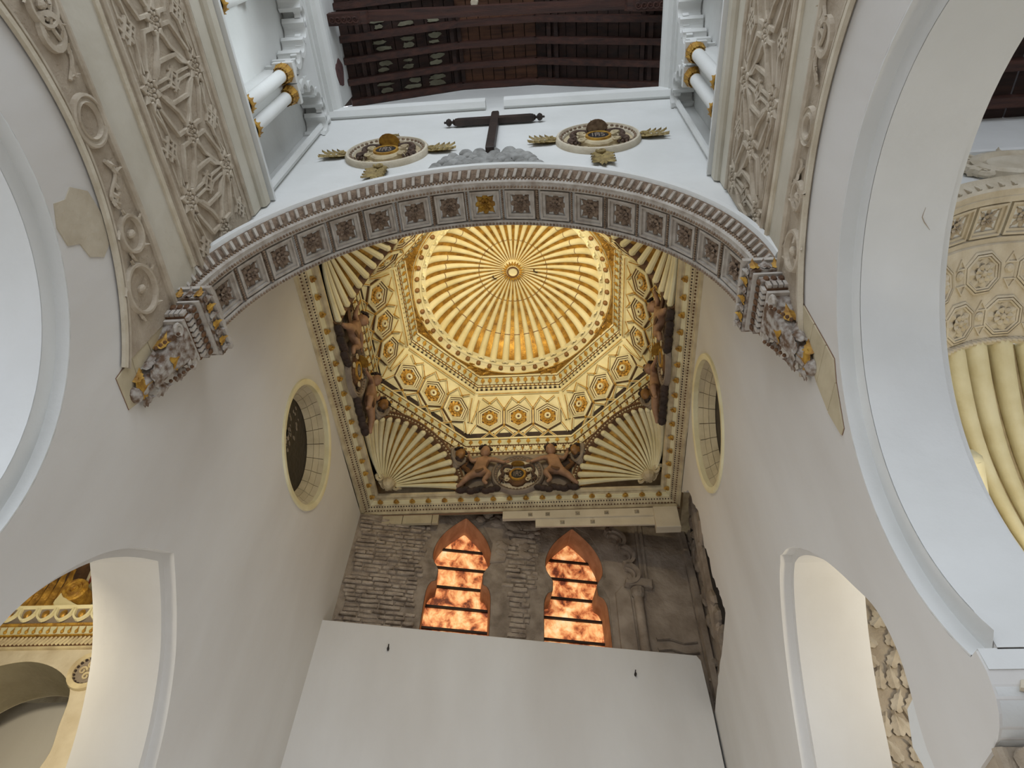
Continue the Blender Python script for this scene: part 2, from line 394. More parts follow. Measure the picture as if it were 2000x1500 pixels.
# ------------------------------------------------------------------ upper nave walls: blind arcade, ledge, cornice
LOBES = [(.42, 9.46, 0), (.39, 9.74, 8), (.31, 10.01, 25), (.17, 10.24, 52), (0, 10.36, 90)]
ALLOBES = LOBES+[(-x, z, 180-a) for x, z, a in LOBES[:4][::-1]]
def lobed_hole(yc, clip=None):
    P = [(yc+.45, 7.72), (yc+.45, 9.32)]
    for x, z, a in ALLOBES:
        for k in range(9):
            t = math.radians(a-80+160*k/8); P.append((yc+x+.13*math.cos(t), z+.13*math.sin(t)))
    P += [(yc-.45, 9.32), (yc-.45, 7.72)]
    if clip: P = [(min(p[0], clip), p[1]) for p in P]
    Q = []
    for p in P:
        if not Q or (abs(p[0]-Q[-1][0])+abs(p[1]-Q[-1][1])) > 1e-4: Q.append(p)
    return Q
def upper_wall(side, M, sgn, bays):
    root = struct('wall_upper_'+side, label='white upper nave wall with a blind lobed arcade')
    f = lambda P: [(sgn*p[0], p[1]) for p in P]
    out = f([(-5, 7.64), (2.9, 7.64), (2.9, 12.6), (-5, 12.6)])
    part('arcade_face', fill(out, [f(lobed_hole(b, 2.87 if b > 2 else None)) for b in bays], -.22, 0), 'white', root, M)
    part('niche_back', fill(out, [], -.40, -.221), 'white', root, M)
    part('ledge', sweep(f([(-5, 7.44), (2.86, 7.44)]), [(0, 0), (0, .06), (.03*sgn, .09), (.16*sgn, .09), (.20*sgn, .05), (.20*sgn, 0)]), 'cream_wall', root, M)
    part('plinth', sweep(f([(-5, 7.64), (2.86, 7.64)]), [(0, 0), (0, .13), (.05*sgn, .13), (.09*sgn, .09), (.09*sgn, 0)]), 'white', root, M)
    part('cornice', sweep(f([(-5, 10.86), (2.86, 10.93)]), [(0, 0), (0, .06), (.03*sgn, .06), (.05*sgn, .12), (.10*sgn, .17), (.17*sgn, .18), (.20*sgn, .02), (.3*sgn, 0)]), 'white', root, M)
    part('string_moulding', sweep(f([(-5, 10.70), (2.86, 10.74)]), [(0, 0), (0, .035), (.05*sgn, .035), (.06*sgn, 0)]), 'white', root, M)
    part('corner_bead', sweep(f([(2.80, 7.66), (2.80, 10.75)]), [(-.05, 0), (-.05, .03), (0, .05), (.05, .03), (.05, 0)]), 'white', root, M)
    return root
upl = upper_wall('left', LW, 1, [-1.13, .10, 1.335, 2.57])
upr = upper_wall('right', RW, -1, [-1.04, .19, 1.425, 2.70])
# broken holes in the plaster above the cornice, showing brick
for M, u, nm in ((LW, 2.42, 'left'), (RW, -2.6, 'right')):
    P = [(u+.20*math.cos(a)*(1+.12*math.sin(5*a)), 11.95+.22*math.sin(a)*(1+.15*math.cos(3*a))) for a in [2*PI*k/18 for k in range(18)]]
    part('broken_hole', slab(P, -.01, .012, .008), 'pink', upl if nm == 'left' else upr, M, label='broken plaster hole showing reddish brick')
colprof = [(0, 0), (.10, 0), (.10, .03), (.085, .05), (.082, .09), (.078, .12), (.078, 1.26), (.085, 1.30), (.078, 1.32)]
shaft_me = mesh('shaft', lathe([(.075, .10), (.078, .2), (.078, 1.34), (.074, 1.36)], 16), 'white', True)
base_g = G(); base_g.add(lathe([(.09, 0), (.105, .0), (.11, .03), (.095, .05), (.10, .07), (.08, .10), (.07, .10)], 16))
for k in range(12): base_g.add(leaf(.10, .06, .015, 1), RZ(k*PI/6) @ T((0, -.10, .0)) @ Matrix.Rotation(PI/2, 4, 'X'))
base_me = mesh('base', base_g, 'goldpaint')
cap_g = G(); cap_g.add(lathe([(.074, 0), (.085, .01), (.08, .04), (.10, .10), (.125, .16), (.115, .17), (.0, .17)], 16))
for k in range(10): cap_g.add(leaf(.17, .075, .045, 2), RZ(k*PI/5) @ T((0, -.085, .0)) @ Matrix.Rotation(PI/2, 4, 'X'))
cap_me = mesh('capital', cap_g, 'goldpaint')
aba_me = mesh('abacus', slab([(-.13, -.12), (.13, -.12), (.13, .12), (-.13, .12)], 0, .10, .015), 'white')
ordn = ['nearest the end wall', 'second from the end wall', 'third from the end wall', 'fourth from the end wall']
for sd, M, sgn, ys in (('left', LW, 1, [2.09, 1.83, .86, .60]), ('right', RW, -1, [2.20, 1.92, .95, .67])):
    for i, y in enumerate(ys):
        c = M @ Vector((sgn*y, 7.73, .04))
        t = thing('column', 'white column with gilded leaf capital on the %s blind arcade, %s' % (sd, ordn[i]), 'column', c, 'columns of the blind arcades')
        B = T(c)
        link('base', base_me, B, t); link('shaft', shaft_me, B, t); link('capital', cap_me, B @ T((0, 0, 1.34)), t); link('abacus', aba_me, B @ T((0, 0, 1.51)), t)
def lobe_geo():
    g = G()
    for r0, r1, d0, d1 in ((.155, .225, -.02, .06), (.10, .165, -.20, .10)):
        A = arc((0, 0), r1, -1.6, 1.6, 12); B = arc((0, 0), r0, -1.6, 1.6, 12)[::-1]
        g.add(slab(A+B, d0, d1))
    return g
lobe_me = mesh('lobe', lobe_geo(), 'white')
for sd, M, sgn, bays in (('left', LW, 1, [1.335, 2.57]), ('right', RW, -1, [1.425, 2.70])):
    for i, b in enumerate(bays):
        t = thing('lobed_arch', 'white lobed blind arch on the %s upper wall, %s' % (sd, ['complete', 'cut by the end wall'][i]), 'arch', M @ Vector((sgn*b, 9.3, 0)), 'lobed blind arches')
        for x, z, a in ALLOBES:
            if b+x > 2.78: continue
            Q = M @ T((sgn*(b+x), z, 0)) @ RZ(math.radians(a if sgn > 0 else 180-a))
            link('lobe', lobe_me, Q, t)

# ------------------------------------------------------------------ roof
def roofseg(y, x0, z0, x1, z1, w, h, drop):
    d = Vector((x1-x0, 0, z1-z0)); L = d.length; d.normalize(); n = Vector((-d.z, 0, d.x))
    return frame((x0, y, z0), d, (0, 1, 0), n), box(0, L, -w/2, w/2, -drop-h, -drop)
ceil = struct('ceiling_nave', label='dark boarded timber roof')
for s in range(3):
    (x0, z0), (x1, z1) = RIDGE[s], RIDGE[s+1]
    d = Vector((x1-x0, 0, z1-z0)); L = d.length; d.normalize(); n = Vector((-d.z, 0, d.x)); F = frame((x0, 0, z0), d, (0, 1, 0), n)
    nb = int(L/.17)
    for k in range(nb):
        a = L*k/nb; b = L*(k+1)/nb-.012; z = rnd.uniform(-.008, .008)
        part('board', box(a, b, -4, 3.06, z, z+.03), 'pine' if s == 1 else 'board', ceil, F)
    part('roof_underlay', box(-.3, L+.3, -4, 3.06, .06, .10), 'dark', ceil, F)
ys = [2.99, 2.66, 2.33, 2.0, 1.52, 1.18, .84, .5]
names = ['against the end wall', 'second from the end wall', 'third from the end wall', 'just before the tie beam', 'first beyond the tie beam', 'second beyond the tie beam', 'third beyond the tie beam', 'fourth beyond the tie beam']
for i, y in enumerate(ys):
    t = thing('roof_truss', 'dark timber rafter frame of the nave roof, '+names[i], 'rafter', (-.7, y, 12.9), 'rafter frames of the nave roof')
    for s, pn in ((0, 'rafter'), (1, 'collar_beam'), (2, 'rafter')):
        (x0, z0), (x1, z1) = RIDGE[s], RIDGE[s+1]
        M, g = roofseg(y, x0, z0, x1, z1, .10, .13, 0)
        part(pn, g, 'wood', t, M)
    for s, xx in ((0, .28), (0, 1.85), (2, .22), (2, 1.85)):
        (x0, z0), (x1, z1) = RIDGE[s], RIDGE[s+1]
        d = Vector((x1-x0, 0, z1-z0)).normalized(); n = Vector((-d.z, 0, d.x)); F = frame((x0, y, z0), d, (0, 1, 0), n)
        for q in (0, .13): part('spacer_board', box(xx+q, xx+q+.07, -.27, -.05, -.06, -.005), 'board', t, F)
lg = 0
for i, y in enumerate(ys[:6]):
    (x0, z0), (x1, z1) = RIDGE[0], RIDGE[1]
    d = Vector((x1-x0, 0, z1-z0)).normalized(); n = Vector((-d.z, 0, d.x)); F = frame((x0, y-.155, z0), d, (0, 1, 0), n)
    for c in (.66, 1.12, 1.56):
        for q in (-1, 1):
            w = rnd.uniform(.08, .17); cc = c+rnd.uniform(-.05, .05); hh = rnd.uniform(.025, .05)
            P = [(cc+w*math.cos(a)*rnd.uniform(.7, 1.1), q*.05+hh*math.copysign(abs(math.sin(a))**.6, math.sin(a))*rnd.uniform(.7, 1.2)) for a in [2*PI*k/14 for k in range(14)]]
            part('limewash_patch', slab(P, -.024, -.012), 'limeboard', ceil, F)
d = Vector((5.2, .12, 0)).normalized(); TB = frame((XL, 1.64, 12.02), d, (-d.y, d.x, 0), (0, 0, 1))
t = thing('tie_beam', 'heavy dark tie beam crossing the nave on carved end brackets', 'beam', TB @ Vector((2.6, 0, 0)))
part('beam', slab([(-.02, -.07), (5.22, -.07), (5.22, .07), (-.02, .07)], 0, .17, .01), 'wood', t, TB)
for e in (0, 1):
    g = G(); X = (lambda x: x) if e == 0 else (lambda x: 5.2-x)
    prof = [(0, -.16), (.40, -.16), (.46, -.13), (.50, -.08), (.58, -.06), (.62, 0), (0, 0)]
    F2 = TB @ frame((0, .085, 0), (1, 0, 0), (0, 0, 1), (0, -1, 0))
    b = part('carved_bracket', slab([(X(p[0]), p[1]) for p in prof], 0, .17), 'wood', t, F2)
    for k in range(5):
        part('carved_scroll', scroll(1.4, .055, .012, .016, 14), 'wood', b, TB @ T((X(.07+.09*k), .0, -.165)))
t = thing('turned_pendant', 'small pale turned pendant hanging between the roof timbers', 'pendant', (-1.04, 1.60, 12.3))
part('pendant_body', lathe([(0, -.10), (.05, -.10), (.06, -.07), (.03, -.04), (.03, .02), (.055, .05), (.055, .09), (.02, .12), (.02, .55)], 14), 'limestone', t, T((-1.04, 1.60, 12.3)), True)

# ------------------------------------------------------------------ stucco friezes of the nave
PROF_STRAP = [(-.017, 0), (-.015, .030), (.015, .030), (.017, 0)]
PROF_THIN = [(-.012, 0), (-.010, .024), (.010, .024), (.012, 0)]
PROF_EDGE = [(-.03, 0), (-.028, .03), (-.01, .045), (.01, .045), (.028, .03), (.03, 0)]
star_g = G()
for k in range(8):
    a = k*PI/4
    star_g.add(slab([(.10*math.cos(a), .10*math.sin(a)), (.17*math.cos(a+PI/8), .17*math.sin(a+PI/8)), (.10*math.cos(a+PI/4), .10*math.sin(a+PI/4)), (.075*math.cos(a+PI/8), .075*math.sin(a+PI/8))], 0, .034, .008))
    star_g.add(ball((.062*math.cos(a), .062*math.sin(a), .01), (.024, .024, .022), 6, 4))
star_g.add(rosette(.055, 8, .02)); STAR = star_g
knot_g = G()
for q in (PI/4, 3*PI/4):
    for o in (-.04, .04): knot_g.add(sweep([(-.10, o), (.10, o)], PROF_THIN), RZ(q) @ T((0, 0, .004*(q > 1))))
def frieze(side, M, sgn, ycen, wob):
    t = thing('interlace_frieze', 'wide beige stucco frieze of interlaced star strapwork on the %s nave wall' % side, 'frieze', M @ Vector((sgn*1.2, 6.45, 0)))
    f = lambda p: (sgn*p[0], p[1])
    z0, z1 = 5.78, 7.20
    part('ground', slab([f(p) for p in [(-1.6, z0), (2.70, z0-.08), (2.86, z0+.15), (2.86, z1), (-1.6, z1)]], -.01, .015), 'stucco', t, M)
    part('upper_band', slab([f(p) for p in [(-1.6, z1+.02), (2.87, z1+.02), (2.87, 7.44), (-1.6, 7.44)]], -.01, .03, .006), 'cream_wall', t, M)
    for zz in (z0+.03, z1-.03):
        part('border', sweep([f((-1.6, zz)), f((2.84, zz))], PROF_EDGE), 'stucco_rib', t, M)
        part('border', sweep([f((-1.6, zz+(.11 if zz < 6.4 else -.11))), f((2.84, zz+(.11 if zz < 6.4 else -.11)))], PROF_THIN), 'stucco_rib', t, M)
    sm = mesh('star', STAR, 'stucco_rib'); km = mesh('knot', knot_g, 'stucco_rib')
    def Q(y, z): return M @ T((sgn*y, z, .013))
    zc, zu, zl = 6.44, 6.91, 5.99
    P = .935
    def st(path, prof=PROF_STRAP): part('strap', sweep([f(p) for p in path], prof), 'stucco_rib', t, M @ T((0, 0, .013+rnd.uniform(0, .004))))
    for k in range(-2, 4):
        c = ycen+P*k
        if c < -1.2 or c > 2.75: continue
        last = c > 2.5
        link('star', sm, Q(c, zc), t)
        link('knot', km, Q(c, zl-.03), t); link('knot', km, Q(c, zu+.05), t)
        for s2 in (-1, 1):
            if last and s2 == 1: continue
            h = c+s2*P/2
            for zz, sg in ((zu, 1), (zl, -1)):
                st([(c+s2*.12, zc+sg*.06), (c+s2*.22, zc+sg*.12), (h-s2*.06, zz-sg*.13)])
                st([(c+s2*.05, zc+sg*.13), (c+s2*.05, zc+sg*.24), (h-s2*.15, zz-sg*.04)])
                st([(c, zz+sg*.06), (c+s2*.10, zz-sg*.03), (c+s2*.15, zz-sg*.03), (h-s2*.14, zz+sg*.06)], PROF_THIN)
                st([(c, zz-sg*.10), (c+s2*.06, zz-sg*.04), (h-s2*.14, zz+sg*.01)], PROF_THIN)
        h = c+P/2
        if h < 2.75:
            link('star', sm, Q(h, zu), t); link('star', sm, Q(h, zl), t)
            for s2 in (-1, 1):
                st([(h+s2*.07, zu-.14), (h+s2*.10, zc+.24), (h+s2*.17, zc+.16), (h+s2*.17, zc-.16), (h+s2*.10, zc-.24), (h+s2*.07, zl+.14)])
                st([(h+s2*.03, zu-.14), (h+s2*.03, zc+.10), (h+s2*.08, zc), (h+s2*.03, zc-.10), (h+s2*.03, zl+.14)], PROF_THIN)
            link('knot', km, Q(h, zc), t)
    part('lower_ledge', sweep([f((-1.6, z0-.045)), f((2.70, z0-.12))], [(-.02*sgn, 0), (-.018*sgn, .03), (.018*sgn, .04), (.02*sgn, 0)]), 'limestone', t, M)
    return t
frieze('left', LW, 1, .79, 0); frieze('right', RW, -1, 1.22-.935*2+.935, 0)

def spandrel(side, M, sgn, AR, Rs, ytop, ring, discs, cz):
    t = thing('spandrel_relief', 'beige stucco spandrel relief with ring medallion and vines over the %s arcade arch' % side, 'relief', M @ Vector((sgn*2., 4.9, 0)))
    f = lambda p: (sgn*p[0], p[1])
    cy0 = cz
    lo = [(p[0], p[1]) for p in arc(cy0, Rs, 2.35, .80, 40)]
    hi = [(2.86, ytop-.06), (2.2, ytop), (1.2, ytop), (-.6, ytop+.02)]
    part('ground', slab([f(p) for p in lo+hi], -.01, .02), 'stucco', t, M)
    part('arch_border', sweep([f(p) for p in lo], [(-.022, 0), (-.02, .03), (.02, .03), (.022, 0)]), 'limestone', t, M @ T((0, 0, .015)))
    part('arch_border', sweep([f(p) for p in arc(cy0, Rs+.055, 2.3, .8, 40)], PROF_THIN), 'stucco_rib', t, M @ T((0, 0, .015)))
    part('top_border', sweep([f(p) for p in hi], PROF_EDGE), 'stucco_rib', t, M @ T((0, 0, .015)))
    y, z, r = ring
    rm = part('ring_medallion', G().add(sweep([f(p) for p in circle((y, z), r, 28)], [(-.045, 0), (-.04, .03), (-.02, .035), (-.015, .018), (.01, .018), (.02, .035), (.03, 0)], True)), 'stucco_rib', t, M @ T((0, 0, .02)))
    for y, z, r in discs:
        d = part('vine_disc', G().add(sweep([f(p) for p in circle((y, z), r, 24)], [(-.02, 0), (-.01, .035), (.01, .035), (.02, 0)], True)), 'stucco_rib', t, M @ T((0, 0, .02)))
        part('pine_cone', ball((sgn*y, z, .03), (.035, .05, .03), 8, 5), 'stucco_rib', d, M)
        for k in range(5):
            a = 2*PI*k/5+.4
            part('vine_leaf', leaf(.09, .07, .03, 2), 'stucco_rib', t, M @ T((sgn*(y+r*math.cos(a)), z+r*math.sin(a), .03)) @ RZ(a-PI/2+.9))
    vines = [[(ring[0]-.28, ring[1]-.02), (ring[0]-.42, ring[1]+.10), (ring[0]-.62, ring[1]+.02), (ring[0]-.78, ring[1]+.12), (ring[0]-.95, ring[1])],
             [(ring[0]+.28, ring[1]-.02), (ring[0]+.4, ring[1]+.04), (ring[0]+.52, ring[1]-.12), (ring[0]+.6, ring[1]-.05)]]
    for vpath in vines:
        v = prof_smooth(vpath, 5)
        part('vine_stem', tube([(sgn*p[0], p[1], .03) for p in v], .016, 6), 'stucco_rib', t, M)
        for k in range(1, len(v)-1, 2):
            part('vine_leaf', leaf(.075, .065, .035, 2), 'stucco_rib', t, M @ T((sgn*v[k][0], v[k][1], .03)) @ RZ(rnd.uniform(0, 6)))
    a = part('wreath', G().add(sweep([f(p) for p in circle(((ring[0]-.58), ring[1]), .11, 16)], [(-.025, 0), (-.02, .03), (.02, .03), (.025, 0)], True)), 'stucco_rib', t, M @ T((0, 0, .02)))
    return t
spandrel('left', LW, 1, ARL, 2.15, 5.20, (1.22, 5.03, .145), [(2.06, 4.96, .14), (2.46, 4.80, .19), (.48, 5.04, .13)], (1.32, 2.68))
spandrel('right', RW, -1, ARR, 2.29, 5.24, (1.60, 5.10, .11), [(2.10, 5.06, .10), (2.50, 4.96, .15), (.5, 5.02, .12)], (1.62, 2.66))
for side, M, sgn in (('left', LW, 1), ('right', RW, -1)):
    part('cream_band', slab([(sgn*p[0], p[1]) for p in [(-4, 5.26), (1.2, 5.25), (2.2, 5.25), (2.84, 5.20), (2.9, 5.9), (2.7, 5.66), (-4, 5.73)]], -.01, .008), 'cream_wall', wall_left if side == 'left' else wall_right, M, label='cream plaster band between two friezes')
part('bare_patch', slab([(1.56, 4.34), (1.58, 4.46), (1.53, 4.56), (1.62, 4.72), (1.80, 4.76), (1.90, 4.74), (2.02, 4.70), (2.07, 4.58), (2.0, 4.44), (1.88, 4.40), (1.84, 4.28), (1.70, 4.26)], -.01, .008), 'bare', wall_left, LW, label='patch of bare beige plaster')

# painted ashlar strips at the chancel corners
def ashlar_strip(side, M, sgn, polys):
    t = thing('ashlar_strip', 'cream painted ashlar strip with red joints below the %s corbel' % side, 'wall strip', M @ Vector((sgn*polys[0][0][0], polys[0][0][1], 0)))
    allp = polys
    for P in allp:
        cx = sum(p[0] for p in P)/len(P); cz = sum(p[1] for p in P)/len(P)
        Q = [(sgn*(cx+(p[0]-cx)*.97), cz+(p[1]-cz)*.97) for p in P]
        part('ashlar_block', slab(Q, -.005, .014, .003), 'ashlar', t, M)
        part('joint', slab([(sgn*p[0], p[1]) for p in P], -.005, .004), 'joint', t, M)
ashlar_strip('left', LW, 1, [[(2.84, 4.11), (3.12, 4.08), (3.17, 4.28), (2.82, 4.36)], [(2.82, 4.36), (3.17, 4.28), (3.10, 4.60), (2.80, 4.62)], [(2.80, 4.62), (3.10, 4.60), (3.1, 5.0), (2.76, 5.0)]])
ashlar_strip('right', RW, -1, [[(2.78, 4.62), (2.93, 4.62), (3.0, 5.1), (2.76, 5.1)], [(2.79, 4.36), (3.04, 4.36), (2.93, 4.62), (2.78, 4.62)], [(2.80, 4.1), (3.14, 4.1), (3.04, 4.36), (2.79, 4.36)], [(2.81, 3.94), (2.93, 3.83), (3.19, 3.83), (3.14, 4.1), (2.80, 4.1)], [(3.12, 3.57), (3.18, 3.57), (3.19, 3.83), (2.93, 3.83)]])

# ------------------------------------------------------------------ the coffered chancel arch
arch = thing('coffered_arch', 'wide round chancel arch with rosette coffers and dentil moulding', 'arch', (AC[0], YF, AC[1]))
A0, A1 = .02, PI-.02
pa = arc(AC, AR0, A1, A0, 72)            # travels from left over the crown: left of travel is outwards
part('outer_fillet', sweep(pa, [(.115, 0), (.115, .15), (.13, .19), (.172, .20), (.175, 0)]), 'white', arch, EW, True)
part('dentil_bed', sweep(pa, [(.045, 0), (.045, .055), (.115, .15), (.115, 0)]), 'coffer', arch, EW, True)
part('front_fillet', sweep(pa, [(.0, -.02), (.0, .03), (.02, .05), (.045, .055), (.045, 0)]), 'cofferframe', arch, EW, True)
part('soffit_ground', sweep(pa, [(.06, -.50), (.06, 0)]), 'coffer', arch, EW, True)
part('soffit_edge', sweep(pa, [(.06, -.50), (0, -.50), (-.01, -.47), (0, -.44), (.06, -.44)]), 'cofferframe', arch, EW, True)
part('soffit_edge', sweep(pa, [(.06, 0), (0, 0), (-.01, -.03), (0, -.06), (.06, -.06)]), 'cofferframe', arch, EW, True)
dm = mesh('dentil', slab([(-.030, -.048), (.006, -.048), (.030, .048), (-.006, .048)], 0, .03, .006), 'cofferframe')
for k in range(74):
    a = A0+(A1-A0)*(k+.5)/74; p = (AC[0]+(AR0+.08)*math.cos(a), AC[1]+(AR0+.08)*math.sin(a))
    link('dentil', dm, EW @ T((p[0], p[1], .10)) @ RZ(a-PI/2) @ Matrix.Rotation(.936, 4, 'X'), arch)
def beads(path, r):
    g = G()
    for p in path: g.add(ball(p, (r, r, r), 5, 3))
    return g
nb = 190
for d, rr in ((-.025, AR0-.012), (-.475, AR0-.012), (.058, AR0+.03)):
    part('bead_string', beads([(AC[0]+rr*math.cos(A0+(A1-A0)*k/nb), AC[1]+rr*math.sin(A0+(A1-A0)*k/nb), d) for k in range(nb+1)], .017), 'bead', arch, EW, kind='stuff')
fr_g = G()
for a0, a1 in ((.150, .172), (.118, .150)):
    z = .06 if a0 > .14 else .035
    P = [(-a1, -a1), (a1, -a1), (a1, a1), (-a1, a1)]; Q = [(-a0, -a0), (a0, -a0), (a0, a0), (-a0, a0)]
    g4 = [(p[0], p[1], 0) for p in P]+[(p[0], p[1], z) for p in P]+[(p[0], p[1], z) for p in Q]+[(p[0], p[1], 0) for p in Q]
    f4 = [(4*r+i, 4*r+(i+1) % 4, 4*(r+1)+(i+1) % 4, 4*(r+1)+i) for r in range(3) for i in range(4)]
    fr_g.add((g4, f4))
fm = mesh('coffer_frame', fr_g, 'cofferframe')
ro_g = G().add(rosette(.118, 8, .05, layers=3, center=.2))
for k in range(4): ro_g.add(leaf(.06, .05, .03, 1), RZ(PI/4+k*PI/2) @ T((0, .085, 0)))
rm = mesh('rosette', ro_g, 'coffer'); rmg = mesh('rosette', ro_g, 'goldpaint')
sep = beads([(0, .17-.34*k/13, .055) for k in range(14)], .016); sepm = mesh('bead_divider', sep, 'bead')
NC = 19
for k in range(NC):
    a = PI/2+(k-9)*.1655
    n = Vector((-math.cos(a), 0, -math.sin(a))); u = Vector((-math.sin(a), 0, math.cos(a))); v = Vector((0, 1, 0))
    P = Vector((AC[0], YF+.25, AC[1]))-n*(AR0+.06)
    F = frame(P, v.cross(n), v, n)
    c = link('coffer_frame', fm, F, arch)
    r = link('rosette', rmg if k == 9 else rm, F, c)
    if k == 9: r['label'] = 'gilded rosette'
    a2 = a+.0827
    if k < NC-1:
        n = Vector((-math.cos(a2), 0, -math.sin(a2))); P = Vector((AC[0], YF+.25, AC[1]))-n*(AR0+.06)
        link('bead_divider', sepm, frame(P, v.cross(n), v, n), arch)

# corbels
def corbel(side, sgn):
    x0 = XL if sgn > 0 else XR
    F = frame((x0, 2.74, 0), (0, 1, 0), (sgn, 0, 0), (0, 0, 1))    # u into the chancel, v out of the wall, n up
    t = thing('corbel', 'carved and gilded stucco corbel under the %s end of the chancel arch' % side, 'corbel', (x0, 3.0, 5.2))
    def tier(name, u0, u1, pr, z0, z1, m, b=.012):
        return part(name, slab([(u0, -.02), (u1, -.02), (u1, pr), (u0, pr)], z0, z1, b), m, t, F)
    tier('abacus', 0, .64, .30, 5.30, 5.36, 'cofferframe')
    q = tier('leaf_band', .02, .62, .27, 5.17, 5.30, 'corbel')
    tier('fillet', .04, .58, .25, 5.13, 5.17, 'cofferframe')
    tier('egg_band', .06, .56, .21, 5.04, 5.13, 'corbel')
    tier('dentil_bed', .08, .52, .185, 4.95, 5.04, 'brown')
    tier('lower_fillet', .09, .50, .19, 4.90, 4.95, 'cofferframe')
    lm = mesh('gilded_leaf', leaf(.12, .10, .04, 2), 'goldpaint'); lw = mesh('leaf', leaf(.12, .10, .04, 2), 'corbel')
    for k in range(7):
        link('gilded_leaf' if k % 2 else 'leaf', lm if k % 2 else lw, F @ T((.07+.085*k, .27, 5.175)) @ frame((0, 0, 0), (-1, 0, 0), (0, 0, 1), (0, 1, 0)), q)
    for k in range(3):
        link('leaf', lw if k % 2 else lm, F @ T((.02, .05+.09*k, 5.175)) @ frame((0, 0, 0), (0, 1, 0), (0, 0, 1), (-1, 0, 0)), q)
    d = mesh('dentil', box(-.016, .016, -.012, .03, -.035, .035), 'cofferframe')
    for k in range(8): link('dentil', d, F @ T((.11+.053*k, .185, 4.995)), t)
    for k in range(4):
        link('dentil', d, F @ T((.08, .03+.045*k, 4.995)) @ RZ(PI/2), t)
    eg = mesh('egg', ball((0, 0, 0), (.026, .02, .038), 6, 4), 'brown')
    for k in range(8): link('egg', eg, F @ T((.09+.062*k, .215, 5.085)), t)
    for k in range(3): link('egg', eg, F @ T((.058, .04+.06*k, 5.085)) @ RZ(PI/2), t)
    # console body: a scrolled bracket narrowing to a tip
    prof = [(.20, 4.90), (.19, 4.82), (.165, 4.72), (.14, 4.60), (.115, 4.48), (.085, 4.36), (.05, 4.26), (.0, 4.20)]
    us = [(.12, .49), (.15, .47), (.18, .44), (.21, .42), (.24, .41), (.26, .40), (.28, .40), (.30, .38)]
    v = []; f = []
    for (p, z), (a, b) in zip(prof, us): v += [(a, -.01, z), (a, p*.75, z), (a+.04, p, z), (b-.04, p, z), (b, p*.75, z), (b, -.01, z)]
    for i in range(len(prof)-1):
        for k in range(5): f.append((i*6+k, i*6+k+1, (i+1)*6+k+1, (i+1)*6+k))
    f.append(tuple(range(6)))
    body = part('console', (v, f), 'corbel', t, F)
    UP = frame((0, 0, 0), (-1, 0, 0), (0, 0, 1), (0, 1, 0)); SIDE = frame((0, 0, 0), (0, 1, 0), (0, 0, 1), (-1, 0, 0))
    for z, pr, L, m in ((4.60, .13, .28, 'goldpaint'), (4.36, .08, .24, 'corbel'), (4.22, .03, .16, 'goldpaint')):
        part('acanthus_leaf', leaf(L, .24, .06, 3), m, body, F @ T((.32, pr, z)) @ UP)
        part('acanthus_leaf', leaf(L*.9, .16, .05, 3), m, body, F @ T((.19+.35*(4.6-z)*.45, pr*.5, z+.02)) @ SIDE)
        part('acanthus_leaf', leaf(L*.8, .15, .05, 3), 'corbel', body, F @ T((.45-.1*(4.6-z), pr*.8, z)) @ UP @ RZ(.3))
    for u in (.13, .46):
        part('volute', scroll(1.8, .06, .012, .022, 18), 'cofferframe', body, F @ T((u, .17, 4.82)) @ frame((0, 0, 0), (1, 0, 0), (0, 0, 1), (0, -1, 0)))
        part('bead_chain', beads([(u, .20-.02*k, 4.76-.04*k) for k in range(6)], .018), 'brown', body, F, kind='stuff')
    part('tip_bud', ball((.33, .02, 4.20), (.07, .06, .06), 8, 5), 'corbel', body, F)
corbel('left', 1); corbel('right', -1)

# ------------------------------------------------------------------ cross, stones, painted shields on the end wall
t = thing('wooden_cross', 'plain dark wooden cross rising from grey painted stones on the white end wall', 'cross', (-.72, YF, 9.0))
part('upright', slab([(-.055, 8.8), (.055, 8.8), (.055, 10.36), (.04, 10.42), (-.04, 10.42), (-.055, 10.36)], .02, .12, .012), 'crosswood', t, EW @ T((-.72, 0, 0)))
part('crossbeam', slab([(-.56, -.06), (.50, -.06), (.54, -.035), (.54, .035), (.50, .06), (-.56, .06), (-.60, .035), (-.60, -.035)], .03, .11, .012), 'crosswood', t, EW @ T((-.70, 10.14, 0)))
for s in (-1, 1):
    part('finial', lathe([(0, 0), (.03, 0), (.045, .015), (.02, .03), (.02, .045), (.045, .06), (.055, .085), (.04, .115), (.012, .13), (.02, .145), (0, .16)], 12), 'crosswood', t, T((-.73+s*.565, YF-.07, 10.14)) @ Matrix.Rotation(s*PI/2, 4, 'Y'), True)
t = thing('stone_mound', 'mound of grey rounded stucco stones at the foot of the wooden cross', 'relief', (-.75, YF, 8.2))
row = 0; z = 8.06
while z < 8.95:
    hw = .74*math.sqrt(max(0, 1-((z-8.02)/.98)**2)); n = max(2, int(hw*2/.15))
    for k in range(n):
        x = -.76-hw+2*hw*(k+.5)/n+rnd.uniform(-.02, .02)
        if math.hypot(x-AC[0], z-AC[1]) < AR0+.12: continue
        rx, rz = rnd.uniform(.075, .10), rnd.uniform(.075, .105)
        part('stone', ball((0, 0, 0), (rx, rz, .06), 9, 5), 'greystone', t, EW @ T((x, z, .02)) @ RZ(rnd.uniform(-.6, .6)), True)
    z += .115
